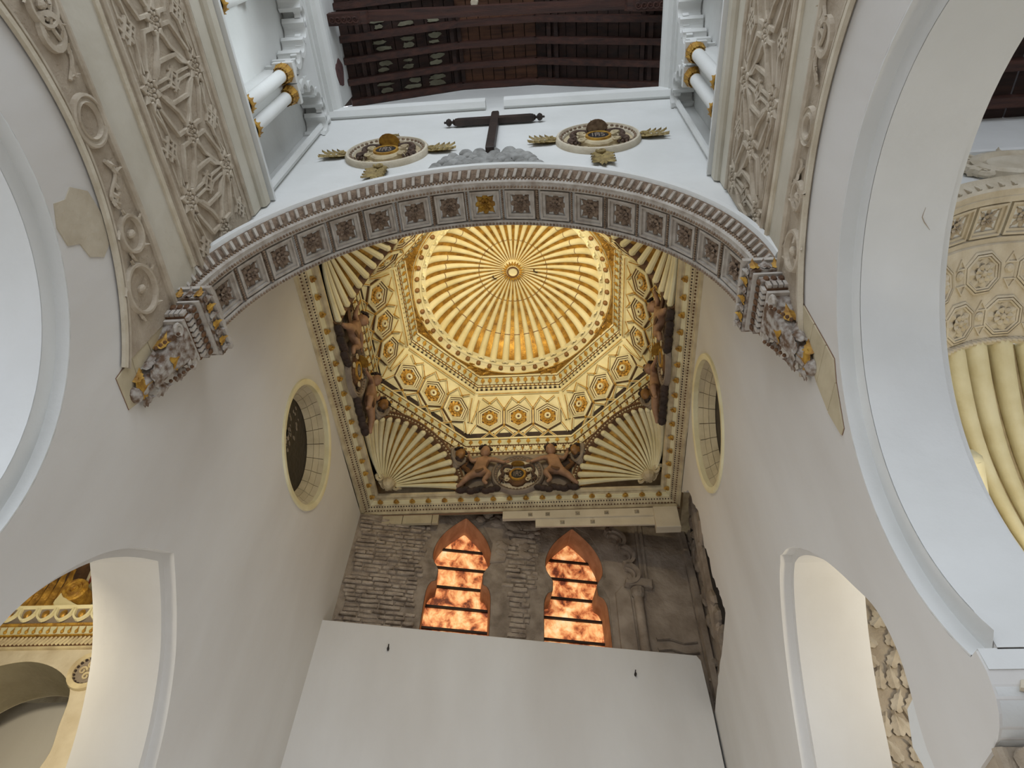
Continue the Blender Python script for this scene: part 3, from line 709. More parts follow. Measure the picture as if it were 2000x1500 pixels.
def glyph_IHS(M, parent, s, m):
    for pts in ([(-.55, -.5), (-.55, .5)], [(-.28, -.5), (-.28, .5)], [(.08, -.5), (.08, .5)], [(-.28, 0), (.08, 0)],
                [(.55, .38), (.45, .5), (.32, .45), (.30, .2), (.55, -.1), (.55, -.38), (.42, -.5), (.28, -.38)], [(-.1, .1), (-.1, .72)], [(-.24, .5), (.04, .5)]):
        part('letter', sweep([(p[0]*s, p[1]*s) for p in pts], [(-.06*s, 0), (-.05*s, .1*s), (.05*s, .1*s), (.06*s, 0)]), m, parent, M)
def arms(M, R, t, ringm, hatm, shm='creamdim', grm='creamdim'):
    """oval coat of arms: moulded ring, shield with black disc, hat, tassel cords"""
    part('ground', slab(circle((0, 0), R*.95, 36), 0, .01), grm, t, M)
    part('ring', sweep(circle((0, 0), R, 40), [(-.0, 0), (0, .045), (.02, .075), (.045, .08), (.06, .045), (.095, .045), (.105, .03), (.105, 0)], True), ringm, t, M, True)
    eg = mesh('egg', ball((0, 0, 0), (.018, .026, .026), 6, 4), 'bead')
    for k in range(40):
        a = 2*PI*k/40; link('egg', eg, M @ T(((R-.078)*math.cos(a), (R-.078)*math.sin(a), .05)) @ RZ(a), t)
    sh = [(-.25, .22), (-.36, .30), (-.42, .14), (-.30, .06), (-.36, -.16), (-.42, -.26), (-.28, -.30), (-.18, -.44), (0, -.50), (.18, -.44), (.28, -.30), (.42, -.26), (.36, -.16), (.30, .06), (.42, .14), (.36, .30), (.25, .22), (0, .30)]
    s = R*1.08
    sd = part('shield', slab([(p[0]*s, p[1]*s-.04) for p in sh], .0, .07, .02), shm, t, M)
    for a, b in ((-.37, .2), (.37, .2), (-.36, -.24), (.36, -.24)):
        part('curl', scroll(1.3, .09*s, .02, .03*s, 14), 'creamdim' if shm == 'brown' else shm, sd, M @ T((a*s, b*s-.04, .07)))
    part('gilt_border', sweep(circle((0, -.10*s), .25*s, 28), [(-.02, 0), (-.015, .03), (.015, .03), (.02, 0)], True), 'goldpaint', sd, M @ T((0, 0, .065)))
    dk = part('black_disc', slab(circle((0, -.10*s), .235*s, 28), .06, .085, .01), 'black', t, M, label='black disc with a raised monogram')
    glyph_IHS(M @ T((0, -.10*s, .085)), dk, .22*s, 'greybrown')
    ht = part('hat', G().add(lathe([(.0, .08), (.08, .075), (.10, .03), (.11, .02), (.26, .0), (.27, -.02), (.0, -.02)], 18), M @ T((0, .40*s, .09)) @ Matrix.Rotation(-PI/2+.35, 4, 'X') @ Matrix.Scale(s*.88, 4)), hatm, t, I4, True)
    for q in (-1, 1):
        cord = prof_smooth([(q*.2*s, .36*s), (q*.45*s, .42*s), (q*.56*s, .22*s), (q*.50*s, .02*s), (q*.62*s, -.15*s), (q*.52*s, -.30*s)], 5)
        cd = part('cord', tube([(p[0], p[1], .04) for p in cord], .022*s/.4, 6), 'tasselbrown', t, M, True)
        for r_ in range(4):
            for c_ in range(r_+1):
                part('tassel', G().add(ball((0, 0, 0), (.035*s, .055*s, .035*s), 6, 4)), 'tasselbrown', cd, M @ T((q*(.54+(c_-r_/2)*.085)*s, (.02-.12*r_)*s, .04)))
def wing(M, L, t, m):
    """pointed spray of leaves"""
    w = part('leaf_spray', leaf(L, L*.55, .05, 4), m, t, M)
    for k in range(4):
        for q in (-1, 1): part('leaf', leaf(L*.42, L*.24, .05, 2), m, w, M @ T((q*.03, L*(.05+.18*k), .02)) @ RZ(-q*.55))
    part('leaf_curl', scroll(1.2, .06, .015, .02, 12), m, w, M @ T((0, .05, .05)))
for nm, cx, cz, R in (('left', -2.10, 9.10, .555), ('right', .67, 9.15, .555)):
    t = thing('coat_of_arms', 'oval gilded coat of arms on the white end wall, %s of the wooden cross' % nm, 'coat of arms', (cx, YF, cz), 'coats of arms on the end wall')
    M = EW @ T((cx, cz, .0)); arms(M, R, t, 'limestone', 'goldpaint' if nm == 'left' else 'coffer')
    for a, L in ((PI/2, .38), (-PI/2, .38), (PI, .50)):
        wing(M @ RZ(a) @ T((0, R-.02, .01)), L, t, 'oldgold')
    wing(M @ T((0, R-.02, .01)), .12, t, 'oldgold')

# ------------------------------------------------------------------ chancel vault
CC = T((CX, CY, 0))
# added unseen box round the vault, keeping outside light from leaking in
cg = G()
for b in (box(XL-.6, XL-.1, 3.39, 9.8, 8.06, 11.6), box(XR+.1, XR+.6, 3.39, 9.8, 8.06, 11.6), box(XL-.6, XR+.6, 8.95, 9.8, 8.75, 11.6), box(XL-.6, XR+.6, 3.39, 9.8, 11.6, 11.8), box(XL-.7, XR+1.4, 9.75, 9.95, -1.6, 8.8), box(XR+.9, XR+1.4, 6.7, 9.9, -1.6, 8.8), box(XL-.7, XR+1.4, 8.4, 9.95, 8.66, 8.8)): cg.add(b)
struct('vault_light_block', cg, 'creamdim')
def sqp(a): return [(CX+a, 3.40), (CX+a, CY+a), (CX-a, CY+a), (CX-a, 3.40)]      # travelling so that left is inwards
cor = thing('vault_cornice', 'square stucco cornice with gilded leaf brackets round the chancel vault', 'cornice', (CX, CY, 7.83))
part('lower_moulding', sweep(sqp(S), [(0, 7.80), (.0, 7.83), (.035, 7.835), (.05, 7.87), (.085, 7.88), (.10, 7.90)]), 'creamdim', cor)
part('rope_moulding', sweep(sqp(S), [(.10, 7.89), (.12, 7.905), (.145, 7.93), (.15, 7.945)]), 'creamdim', cor)
part('bracket_band', sweep(sqp(S), [(.15, 7.94), (.155, 7.945), (.20, 7.965), (.205, 7.985)]), 'cream', cor)
part('top_moulding', sweep(sqp(S), [(.205, 7.98), (.225, 8.0), (.25, 8.0), (.28, 8.02), (.285, 8.06)]), 'creamdim', cor)
for nm, o, zz, rr, sp in (('egg_string', .075, 7.878, .016, .05), ('bead_string', .125, 7.912, .014, .045)):
    P = []
    for (p, q) in (((CX-S+o, 3.45), (CX-S+o, CY+S-o)), ((CX-S+o, CY+S-o), (CX+S-o, CY+S-o)), ((CX+S-o, CY+S-o), (CX+S-o, 3.45))):
        n = int(math.hypot(q[0]-p[0], q[1]-p[1])/sp)
        P += [(p[0]+(q[0]-p[0])*k/n, p[1]+(q[1]-p[1])*k/n, zz) for k in range(n)]
    part(nm, beads(P, rr), 'brown' if o < .1 else 'dark', cor, kind='stuff')
bl = mesh('bracket_leaf', G().add(leaf(.085, .13, .035, 2)).add(ball((0, .05, .03), .022, 6, 4)), 'goldpaint')
for s in range(3):
    o = [(-1, 0), (0, 1), (1, 0)][s]; u = Vector((o[1], -o[0], 0)); o = Vector((o[0], o[1], 0))
    for k in range(18):
        w = (k-8.5)*.268
        P = Vector((CX, CY, 7.94))+o*(S-.165)+u*w
        if P.y < 3.5: continue
        link('bracket_leaf', bl, frame(P, u, (Vector((0, 0, 1))*.45-o*.9).normalized(), (-Vector((0, 0, 1))*.9-o*.45).normalized()), cor)
AI = 2.32
for s in range(3):
    o = [(-1, 0), (0, 1), (1, 0)][s]; u = Vector((o[1], -o[0], 0)); o = Vector((o[0], o[1], 0))
    F = frame(Vector((CX, CY, 0))+o*AI, u, (0, 0, 1), -o)
    part('relief_ground', slab([(-.96, 8.02), (.96, 8.02), (.96, 8.92), (-.96, 8.92)], -.05, .0), 'greybrown', cor, F)
    for q in (-1, 1): part('panel_stile', sweep([(q*.93, 8.04), (q*.93, 8.9)], PROF_EDGE), 'creamdim', cor, F)

t8 = math.tan(PI/8)
def octp(a): return [(CX+a*p[0], CY+a*p[1]) for p in [(1, -t8), (1, t8), (t8, 1), (-t8, 1), (-1, t8), (-1, -t8), (-t8, -1), (t8, -1)]]
def side_frame(k, a, z, tilt=0.):
    ph = k*PI/4; o = Vector((math.cos(ph), math.sin(ph), 0)); u = Vector((o.y, -o.x, 0)); zz = Vector((0, 0, 1))
    v = zz*math.cos(tilt)-o*math.sin(tilt); n = -o*math.cos(tilt)-zz*math.sin(tilt)
    return frame(Vector((CX, CY, z))+o*a, u, v, n)
A0_ = 2.32
def osw(P): return [(A0_-a, z) for a, z in P]
ent = thing('octagonal_entablature', 'wide lower octagonal entablature of gilded leaves below the hexagon coffers', 'entablature', (CX, CY, 8.9))
op = octp(A0_)
part('dentil_moulding', sweep(op, osw([(2.33, 8.88), (2.30, 8.89), (2.30, 8.95), (2.33, 8.96)]), True), 'creamdim', ent)
part('leaf_moulding', sweep(op, osw([(2.33, 8.95), (2.29, 8.955), (2.265, 9.03), (2.33, 9.04)]), True), 'cream', ent)
part('fillet', sweep(op, osw([(2.33, 9.04), (2.262, 9.042), (2.255, 9.08), (2.262, 9.09), (2.33, 9.09)]), True), 'creamdim', ent)
part('frieze', sweep(op, osw([(2.33, 9.09), (2.255, 9.095), (2.248, 9.25), (2.33, 9.25)]), True), 'greenleaf', ent)
part('lip', sweep(op, osw([(2.33, 9.25), (2.24, 9.25), (2.235, 9.285), (2.245, 9.30), (2.36, 9.30)]), True), 'cream', ent)
for a_, z_ in ((2.262, 9.043), (2.252, 9.094), (2.246, 9.246), (2.29, 8.955)):
    part('groove_line', sweep(op, osw([(a_+.01, z_-.007), (a_-.004, z_-.007), (a_-.004, z_+.007), (a_+.01, z_+.007)]), True), 'brown', ent)
lf = mesh('gilded_leaf', G().add(leaf(.095, .10, .02, 2)).add(ball((0, -.02, .012), (.012, .03, .012), 5, 3)), 'goldpaint')
lf2 = mesh('leaf_tip', slab([(-.045, .06), (-.045, 0), (0, -.035), (.045, 0), (.045, .06)], 0, .02, .006), 'cream')
lf3 = mesh('small_leaf', slab([(-.022, .035), (0, -.035), (.022, .035)], 0, .02, .006), 'goldpaint')
dn = mesh('dentil', box(-.016, .016, -.022, .022, 0, .025), 'brown')
for k in range(8):
    hw = 2.255*t8
    for i in range(11):
        link('gilded_leaf', lf, side_frame(k, 2.252, 9.15) @ T(((i-5)*hw*2/11, 0, 0)), ent)
    for i in range(13):
        link('leaf_tip', lf2, side_frame(k, 2.28, 9.0, .3) @ T(((i-6)*hw*2/13, 0, 0)), ent)
        link('small_leaf', lf3, side_frame(k, 2.28, 8.995, .3) @ T(((i-5.5)*hw*2/13, 0, .004)), ent)
    for i in range(24):
        link('dentil', dn, side_frame(k, 2.302, 8.92) @ T(((i-11.5)*hw*2/24.5, 0, -.015)), ent)
    part('bead_string', beads([(x*.046, 0, 0) for x in range(-19, 20)], .013), 'brown', ent, side_frame(k, 2.256, 9.066), kind='stuff')
# drum of hexagonal coffers
drum = thing('coffered_drum', 'octagonal drum of cream hexagonal coffers with gilded rosettes', 'vault', (CX, CY, 9.3))
AB, ZB, AT, ZT = 2.34, 9.26, 1.885, 10.16
tilt = math.atan2(AB-AT, ZT-ZB); SL = math.hypot(AB-AT, ZT-ZB)
part('drum_shell', sweep(octp(AB), [(0, ZB), (AB-AT, ZT)], True), 'cream', drum)
part('painted_shade_band', sweep(octp(AB), [(.0, ZB), (.008, ZB), ((AB-AT)*.18+.01, ZB+.162), ((AB-AT)*.18-.01, ZB+.17)], True), 'dark', drum)  # dark brown strip painting in the shadow line under the coffers
def hexp(R): return [(R*math.sin(k*PI/3), R*math.cos(k*PI/3)) for k in range(6)]
def ringsec(R0, R1, h0, h1, poly=hexp):
    P, Q = poly(R1), poly(R0); n = len(P)
    v = [(p[0], p[1], 0) for p in P]+[(p[0], p[1], h1) for p in P]+[(p[0], p[1], h0) for p in Q]+[(p[0], p[1], 0) for p in Q]
    return v, [(n*r+i, n*r+(i+1) % n, n*(r+1)+(i+1) % n, n*(r+1)+i) for r in range(3) for i in range(n)]
hx = mesh('coffer', G().add(ringsec(.235, .265, .075, .06)).add(ringsec(.20, .232, .05, .05)).add(ringsec(.165, .198, .028, .03)), 'cream')
hg = mesh('gold_line', G().add(ringsec(.227, .238, .066, .066)).add(ringsec(.192, .203, .044, .044)).add(ringsec(.262, .276, .04, .04)), 'brown')
hb = mesh('coffer_ground', slab(hexp(.17), .0, .006), 'brown')
rs = mesh('rosette', rosette(.15, 11, .05, .3, 2, 0), 'brightgold')
rc = mesh('rosette_boss', lathe([(.0, .03), (.022, .03), (.024, .06), (.055, .07), (.062, .055), (.062, .0)], 14), 'cream', True)
rd = mesh('boss_hole', slab(circle((0, 0), .022, 10), .02, .052), 'brown')
def bar(a, b, w=.022, h=.045): return sweep([a, b], [(-w, 0), (-w*.8, h), (w*.8, h), (w, 0)])
bars = {}
HX = .525
for k in range(8):
    F = side_frame(k, AB, ZB, tilt)
    for i in (-1, 0, 1):
        c = link('coffer', hx, F @ T((i*HX, SL*.47, .0)), drum)
        link('gold_line', hg, F @ T((i*HX, SL*.47, .0)), c); link('coffer_ground', hb, F @ T((i*HX, SL*.47, .0)), c)
        r = link('rosette', rs, F @ T((i*HX, SL*.47, .008)), c)
        link('rosette_boss', rc, F @ T((i*HX, SL*.47, .012)), c); link('boss_hole', rd, F @ T((i*HX, SL*.47, .02)), c)
    y0 = SL*.47
    L_ = []
    for i in (-1, 0, 1):
        L_ += [((i*HX-.13, y0+.40), (i*HX, y0+.29)), ((i*HX+.13, y0+.40), (i*HX, y0+.29)), ((i*HX-.15, .07), (i*HX, y0-.29)), ((i*HX+.15, .07), (i*HX, y0-.29))]
    for i in (-.5, .5):
        x = i*HX
        L_ += [((x, y0-.13), (x, y0+.13)), ((x, y0+.17), (x-.12, y0+.36)), ((x, y0+.17), (x+.12, y0+.36)), ((x, y0-.17), (x-.17, y0-.33)), ((x, y0-.17), (x+.17, y0-.33))]
    for q in (-1, 1):
        L_ += [((q*(HX+.25), y0+.13), (q*(HX+.20), y0+.36)), ((q*(HX+.25), y0-.13), (q*(HX+.36), y0-.30)), ((q*(HX+.25), y0+.14), (q*(HX+.33), y0-.08))]
    L_ += [((-.86, .045), (.86, .045)), ((-.74, SL-.06), (.74, SL-.06))]
    for j, (a, b) in enumerate(L_):
        if j not in bars: bars[j] = (mesh('lattice_bar', bar(a, b), 'cream'), mesh('lattice_line', bar(a, b, .009, .053), 'goldpaint'))
        c = link('lattice_bar', bars[j][0], F, drum); link('lattice_line', bars[j][1], F, c)
    if 'boss' not in bars: bars['boss'] = mesh('gilt_boss', ball((0, 0, .045), .026, 6, 4), 'goldpaint')
    for p in [(-HX, y0+.285), (0, y0+.285), (HX, y0+.285), (-HX, y0-.285), (0, y0-.285), (HX, y0-.285), (-HX/2, y0+.15), (HX/2, y0+.15), (-HX/2, y0-.15), (HX/2, y0-.15)]:
        link('gilt_boss', bars['boss'], F @ T((p[0], p[1], 0)), drum)
# upper entablature
up = thing('upper_entablature', 'narrow upper octagonal entablature with white dentils under the ribbed dome', 'entablature', (CX, CY, 10.2))
op = octp(1.92)
usw = lambda P: [(1.92-a, z) for a, z in P]
part('lower_lip', sweep(op, usw([(1.93, 10.12), (1.87, 10.13), (1.855, 10.165), (1.93, 10.18)]), True), 'cream', up)
part('dentil_bed', sweep(op, usw([(1.93, 10.16), (1.875, 10.17), (1.865, 10.245), (1.93, 10.25)]), True), 'dark', up)
part('bead_fillet', sweep(op, usw([(1.93, 10.24), (1.83, 10.245), (1.82, 10.29), (1.93, 10.30)]), True), 'cream', up)
part('leaf_frieze', sweep(op, usw([(1.93, 10.29), (1.815, 10.295), (1.755, 10.44), (1.93, 10.45)]), True), 'greenleaf', up)
part('gilt_fillet', sweep(op, usw([(1.93, 10.43), (1.75, 10.435), (1.735, 10.48), (1.93, 10.50)]), True), 'cream', up)
for a_, z_ in ((1.828, 10.246), (1.815, 10.293), (1.752, 10.438)):
    part('groove_line', sweep(op, usw([(a_+.01, z_-.006), (a_-.004, z_-.006), (a_-.004, z_+.006), (a_+.01, z_+.006)]), True), 'brown', up)
dw = mesh('dentil', box(-.022, .022, -.03, .03, -.01, .035), 'cream')
for k in range(8):
    hw = 1.86*t8
    for i in range(17): link('dentil', dw, side_frame(k, 1.868, 10.207) @ T(((i-8)*hw*2/17, 0, 0)), up)
    for i in range(11): link('gilded_leaf', lf, side_frame(k, 1.79, 10.335, .4) @ T(((i-5)*1.76*t8*2/11, 0, 0)), up)
    part('bead_string', beads([(x*.075, 0, 0) for x in range(-9, 10)], .018), 'goldpaint', up, side_frame(k, 1.825, 10.268), kind='stuff')
# gilded spandrels between octagon and circle, egg ring, dome
dome = thing('ribbed_dome', 'shallow cream ribbed dome with gilded grooves and a round central boss', 'dome', (CX, CY, 10.6))
n = 96; v = []; f = []
for i in range(n):
    a = 2*PI*i/n; r = 1.745/math.cos((a+PI/8) % (PI/4)-PI/8)
    v += [(CX+r*math.cos(a), CY+r*math.sin(a), 10.49), (CX+1.70*math.cos(a), CY+1.70*math.sin(a), 10.50)]
for i in range(n):
    j = (i+1) % n; f.append((2*i, 2*j, 2*j+1, 2*i+1))
part('gilded_spandrel', (v, f), 'gold', dome)
sp_leaf = mesh('spandrel_leaf', G().add(leaf(.14, .13, .04, 3)), 'gold')
for k in range(8):
    a = PI/8+k*PI/4
    for w, rr in ((-.16, 1.73), (0, 1.80), (.16, 1.73)):
        for q in (-.5, .5):
            aa = a+w/1.75
            link('spandrel_leaf', sp_leaf, frame((CX+rr*math.cos(aa), CY+rr*math.sin(aa), 10.49), (math.cos(aa+q), math.sin(aa+q), 0), (-math.sin(aa+q), math.cos(aa+q), 0), (0, 0, -1)), dome)
cp = circle((CX, CY), 1.72, 72)
part('rim_moulding', sweep(cp, [(-.015, 10.50), (.0, 10.47), (.03, 10.47), (.04, 10.50), (.05, 10.53), (.11, 10.56), (.12, 10.55), (.145, 10.56), (.155, 10.60), (.22, 10.61)], True), 'cream', dome, None, True)
eg = mesh('egg', ball((0, 0, 0), (.045, .05, .045), 8, 5), 'eggbrown', True)
ec = mesh('egg_cup', sweep(arc((0, 0), .055, -2.6, -.55, 8), [(-.012, 0), (-.008, .02), (.008, .02), (.012, 0)]), 'cream')
NE = 48
for k in range(NE):
    a = 2*PI*(k+.5)/NE; P = (CX+1.642*math.cos(a), CY+1.642*math.sin(a), 10.535)
    e = link('egg', eg, T(P) @ RZ(a+PI/2), dome)
    link('egg_cup', ec, frame(P, (-math.sin(a), math.cos(a), 0), (-math.cos(a), -math.sin(a), .3), (.25*-math.cos(a), .25*-math.sin(a), -1)), dome)
RD, ZD, HD = 1.565, 10.60, .74
def dz(r): return ZD+HD*(1-(r/RD)**2.4)**.62
shell = [(r, dz(r)) for r in [RD*math.sin(PI/2*i/22) for i in range(22, -1, -1)]]
part('gilded_shell', lathe(shell, 84), 'gold', dome, CC, True)
NR = 42
def rib_geo():
    v = []; f = []; m = 9; rows = []
    rr = [RD*1.015*math.sin(PI/2*(.075+.925*i/26)) for i in range(27)]
    for i, r in enumerate(rr):
        r_ = min(r, RD*.9995); w = r_*2*PI/NR*.5*(.62-.03*(r/RD)); hh = min(.07, w*1.0)
        d = (dz(min(r_+.004, RD*.9999))-dz(max(r_-.004, .001)))/.008; nx, nz = d, -1.0
        if i >= 23: d = max(d, -3.0); nx = d
        l = math.hypot(nx, nz); nx /= l; nz /= l
        for k in range(m):
            a = PI*k/(m-1); t = -w*math.cos(a); h = hh*math.sin(a)-.004
            v.append((r_+nx*h, t, dz(r_)+nz*h))
    nr = len(rr)
    for i in range(nr-1):
        for k in range(m-1): f.append((i*m+k, (i+1)*m+k, (i+1)*m+k+1, i*m+k+1))
    # rounded end at the rim
    r_ = RD; w = r_*2*PI/NR*.5*.60; base = (nr-1)*m
    b = len(v)
    for q in (1, 2):
        s = math.cos(q*.6); e = math.sin(q*.6)*.05
        for k in range(m):
            a = PI*k/(m-1); t = -w*s*math.cos(a); h = .07*s*math.sin(a)
            v.append((r_-.02-h*.9, t, ZD-e))
    for q in range(2):
        o = base if q == 0 else b
        p = b if q == 0 else b+m
        for k in range(m-1): f.append((o+k, p+k, p+k+1, o+k+1))
    return v, f
for rr_, d_ in ((1.583, 10.578), (1.705, 10.473)): part('gilt_ring', sweep(circle((CX, CY), rr_, 72), [(-.012, d_+.02), (-.008, d_-.012), (.008, d_-.012), (.012, d_+.02)], True), 'goldpaint', dome)
rib_me = mesh('rib', rib_geo(), 'cream', True)
def joint_geo():
    g = G()
    for r0 in (.62, 1.22):
        v = []
        for r_ in (r0-.006, r0+.006):
            w = r_*2*PI/NR*.5*(.62-.03*(r_/RD)); hh = min(.07, w)+.002; d = (dz(r_+.004)-dz(r_-.004))/.008; l = math.hypot(d, 1)
            for k in range(9):
                a = PI*k/8; h = hh*math.sin(a)-.003; v.append((r_+d/l*h, -w*1.02*math.cos(a), dz(r_)-h/l))
        g.add((v, [(k, k+1, 10+k, 9+k) for k in range(8)]))
    return g
jl_me = mesh('joint_line', joint_geo(), 'joint')
for k in range(NR):
    r_ = link('rib', rib_me, CC @ RZ(2*PI*(k+.5)/NR), dome); link('joint_line', jl_me, CC @ RZ(2*PI*(k+.5)/NR), r_)
BZ = dz(.05)
boss = part('central_boss', lathe([(0, -.05), (.07, -.05), (.085, -.075), (.105, -.075), (.115, -.05), (.13, -.055), (.185, -.03), (.20, .0), (.2, .05)], 36), 'cream', dome, CC @ T((0, 0, BZ-.02)), True)
part('boss_ring', sweep(circle((0, 0), .095, 24), [(-.012, -.07), (-.01, -.085), (.01, -.085), (.012, -.07)], True), 'brown', boss, CC @ T((0, 0, BZ-.025)))
pt = mesh('petal', leaf(.085, .055, .03, 1), 'goldpaint')
for k in range(22): link('petal', pt, CC @ RZ(2*PI*k/22) @ frame((0, .115, BZ-.075), (-1, 0, 0), (0, 1, .2), (0, 0.1, -1)), boss)
for s, a in ((0, 2.9), (1, .02)):
    t = thing('iron_hook', 'small dark iron hook in the dome %s of the central boss' % ('left', 'right')[s], 'hook', (CX+.38*math.cos(a), CY+.38*math.sin(a), dz(.38)))
    P = Vector((CX+.38*math.cos(a), CY+.38*math.sin(a), dz(.38)-.02))
    part('hook_shank', tube([P, P-Vector((0, 0, .06)), P+Vector((.03, 0, -.10)), P+Vector((.06, .02, -.07))], .012, 6), 'bar', t)

# squinch shells
RIMC = (-1.6365, 1.6365, 8.05); RR = .966; RH = .87; HG = Vector((-2.20, 2.20, 8.10)); E1 = Vector((.7071, .7071, 0))
def rim(ph, k=1.): return Vector(RIMC)+E1*(RR*k*math.cos(ph))+Vector((0, 0, RH*k*math.sin(ph)))
SQF = frame(RIMC, (.7071, .7071, 0), (0, 0, 1), (.7071, -.7071, 0))
def conch(ph, t, off=0.):
    p = HG.lerp(rim(ph, .93), t); out = (Vector((-.7071, .7071, 0))*.75+Vector((0, 0, 1))*.7)
    return p+out*(.16*math.sin(PI*min(1, t*.98))+off)
NB = 16
v = []; f = []
for i in range(33):
    for j in range(13): v.append(conch(PI*i/32, j/12, .03))
for i in range(32):
    for j in range(12): f.append((i*13+j, (i+1)*13+j, (i+1)*13+j+1, i*13+j+1))
sb = mesh('shell_back', (v, f), 'gold', True)
ribm = []
for i in range(NB):
    ph = PI*(i+.5)/NB
    path = [conch(ph, .04+.96*j/10) for j in range(11)]
    gg = G().add(tube(path, [.005+.047*(j/10)**.9 for j in range(11)], 8)).add(ball(path[-1], (.055, .055, .055), 8, 5))
    ribm.append(mesh('shell_rib', gg, 'cream', True))
sp_poly = [(RR*1.06*math.cos(a), RH*1.05*math.sin(a)) for a in [PI*k/32 for k in range(33)]]
spm = mesh('spandrel', fill([(1.0, -.05), (1.0, .89), (-1.0, .89), (-1.0, -.05)]+sp_poly[::-1], [], -.06, 0), 'greybrown')
rmm = mesh('rim_moulding', sweep([(RR*1.03*math.cos(a), RH*1.03*math.sin(a)) for a in [PI*k/36 for k in range(37)]], [(-.06, 0), (-.055, .03), (-.035, .06), (-.01, .05), (.0, .03), (.05, .03), (.065, .05), (.08, .04), (.085, -.08)]), 'brown')
rbd = mesh('bead_string', beads([(RR*1.005*math.cos(a), RH*1.005*math.sin(a), .035) for a in [PI*k/52 for k in range(53)]], .022), 'creamdim')
vg = G()
for k in range(5): vg.add(leaf(.30, .13, .09, 3), T(HG) @ frame((0, 0, -.06), (.7071, .7071, 0), (0, 0, 1), (.7071, -.7071, 0)) @ RZ(.8*(k-2)*.5) )
vg.add(ball(HG+Vector((.08, -.08, .0)), (.11, .11, .11), 8, 6))
vm = mesh('hinge_leaf', vg, 'creamdim')
cn = ['back left', 'front left', 'front right', 'back right']
for k in range(4):
    R = CC @ RZ(k*PI/2)
    t = thing('shell_squinch', 'cream and gold scallop shell squinch in the %s corner of the vault' % cn[k], 'squinch', R @ HG, 'shell squinches of the vault')
    link('shell_back', sb, R, t); link('spandrel', spm, R @ SQF, t); link('rim_moulding', rmm, R @ SQF, t)
    b = link('bead_string', rbd, R @ SQF, t); b['kind'] = 'stuff'
    for m in ribm: link('shell_rib', m, R, t)
    link('hinge_leaf', vm, R, t)
    for q in (-1, 1): part('scroll', scroll(1.6, .09, .015, .03, 16), 'creamdim', t, R @ SQF @ T((q*.16, .10, -.72)))

# coats of arms on the vault walls, putti, mask heads
def skin(V, Eg, rad, root=0, sub=2):
    me = bpy.data.meshes.new('s'); me.from_pydata(V, Eg, []); o = bpy.data.objects.new('s', me); COL.objects.link(o)
    o.modifiers.new('k', 'SKIN'); sb_ = o.modifiers.new('s', 'SUBSURF'); sb_.levels = sub
    for i, r in enumerate(rad): me.skin_vertices[0].data[i].radius = (r, r) if not isinstance(r, tuple) else r
    for i in range(len(V)): me.skin_vertices[0].data[i].use_root = (i == root)
    bpy.context.view_layer.update()
    dg = bpy.context.evaluated_depsgraph_get(); em = o.evaluated_get(dg).to_mesh()
    v = [tuple(p.co) for p in em.vertices]; f = [tuple(p.vertices) for p in em.polygons]
    o.evaluated_get(dg).to_mesh_clear(); bpy.data.objects.remove(o); bpy.data.meshes.remove(me)
    return v, f
def head_geo(r):
    """head facing +z, crown towards +y"""
    n, m = 18, 14; v = []; f = []
    for j in range(m+1):
        th = PI*j/m
        for i in range(n):
            ph = 2*PI*i/n; x = math.sin(th)*math.sin(ph); z = math.sin(th)*math.cos(ph); y = math.cos(th)
            k = 1.
            if z > 0:
                g_ = lambda cx_, cy_, s: math.exp(-((x-cx_)**2+(y-cy_)**2)/(s*s))
                k += .30*g_(0, -.12, .15)+.12*g_(0, .08, .12)+.10*(g_(.3, .26, .16)+g_(-.3, .26, .16))-.14*(g_(.32, .07, .13)+g_(-.32, .07, .13))+.06*(g_(.3, .06, .07)+g_(-.3, .06, .07))+.10*(g_(.42, -.22, .2)+g_(-.42, -.22, .2))-.10*g_(0, -.45, .12)+.10*g_(0, -.54, .1)+.16*g_(0, -.8, .2)+.08*g_(0, -.36, .12)
            v.append((x*r*.86*k, y*r*1.1*(1+.12*(k-1)), z*r*k))
    for j in range(m):
        for i in range(n): f.append((j*n+i, (j+1)*n+i, (j+1)*n+(i+1) % n, j*n+(i+1) % n))
    g = G().add((v, f))
    for q in (-1, 1): g.add(ball((q*r*.86, 0, 0), (r*.12, r*.24, r*.16), 6, 4))
    return g
def hair_geo(r, beard=False):
    g = G(); R2 = random.Random(3)
    for k in range(30):
        a = R2.uniform(0, PI); b = R2.uniform(-.2, 1.4); y = r*(.55+.6*math.sin(a))
        x = r*.98*math.cos(a); z = r*(.35-.9*R2.random())
        g.add(ball((x, max(y, r*.25), z), (r*.26, r*.24, r*.26), 6, 4))
    if beard:
        for k in range(16):
            x = R2.uniform(-.6, .6)*r
            g.add(ball((x, -r*(1.0+R2.uniform(-.35, .45)*(1-abs(x)/r)), r*.35), (r*.17, r*.34, r*.2), 6, 4))
    return g
PV = [(-.70, .02, .10), (-.66, .16, .12), (-.625, .29, .12), (-.615, .39, .11), (-.61, .44, .12),   # pelvis waist chest neck skullbase
      (-.52, .33, .12), (-.40, .27, .15), (-.27, .24, .12), (-.22, .25, .11),                    # near arm to the medallion
      (-.73, .33, .11), (-.84, .26, .14), (-.90, .38, .16), (-.91, .44, .16),                     # far arm raised
      (-.78, -.03, .12), (-.90, -.17, .15), (-1.0, -.31, .13), (-1.07, -.37, .13),                  # stretched leg
      (-.61, -.02, .13), (-.49, -.13, .20), (-.60, -.28, .17), (-.52, -.36, .18)]                   # bent leg
PE = [(0, 1), (1, 2), (2, 3), (3, 4), (2, 5), (5, 6), (6, 7), (7, 8), (2, 9), (9, 10), (10, 11), (11, 12), (0, 13), (13, 14), (14, 15), (15, 16), (0, 17), (17, 18), (18, 19), (19, 20)]
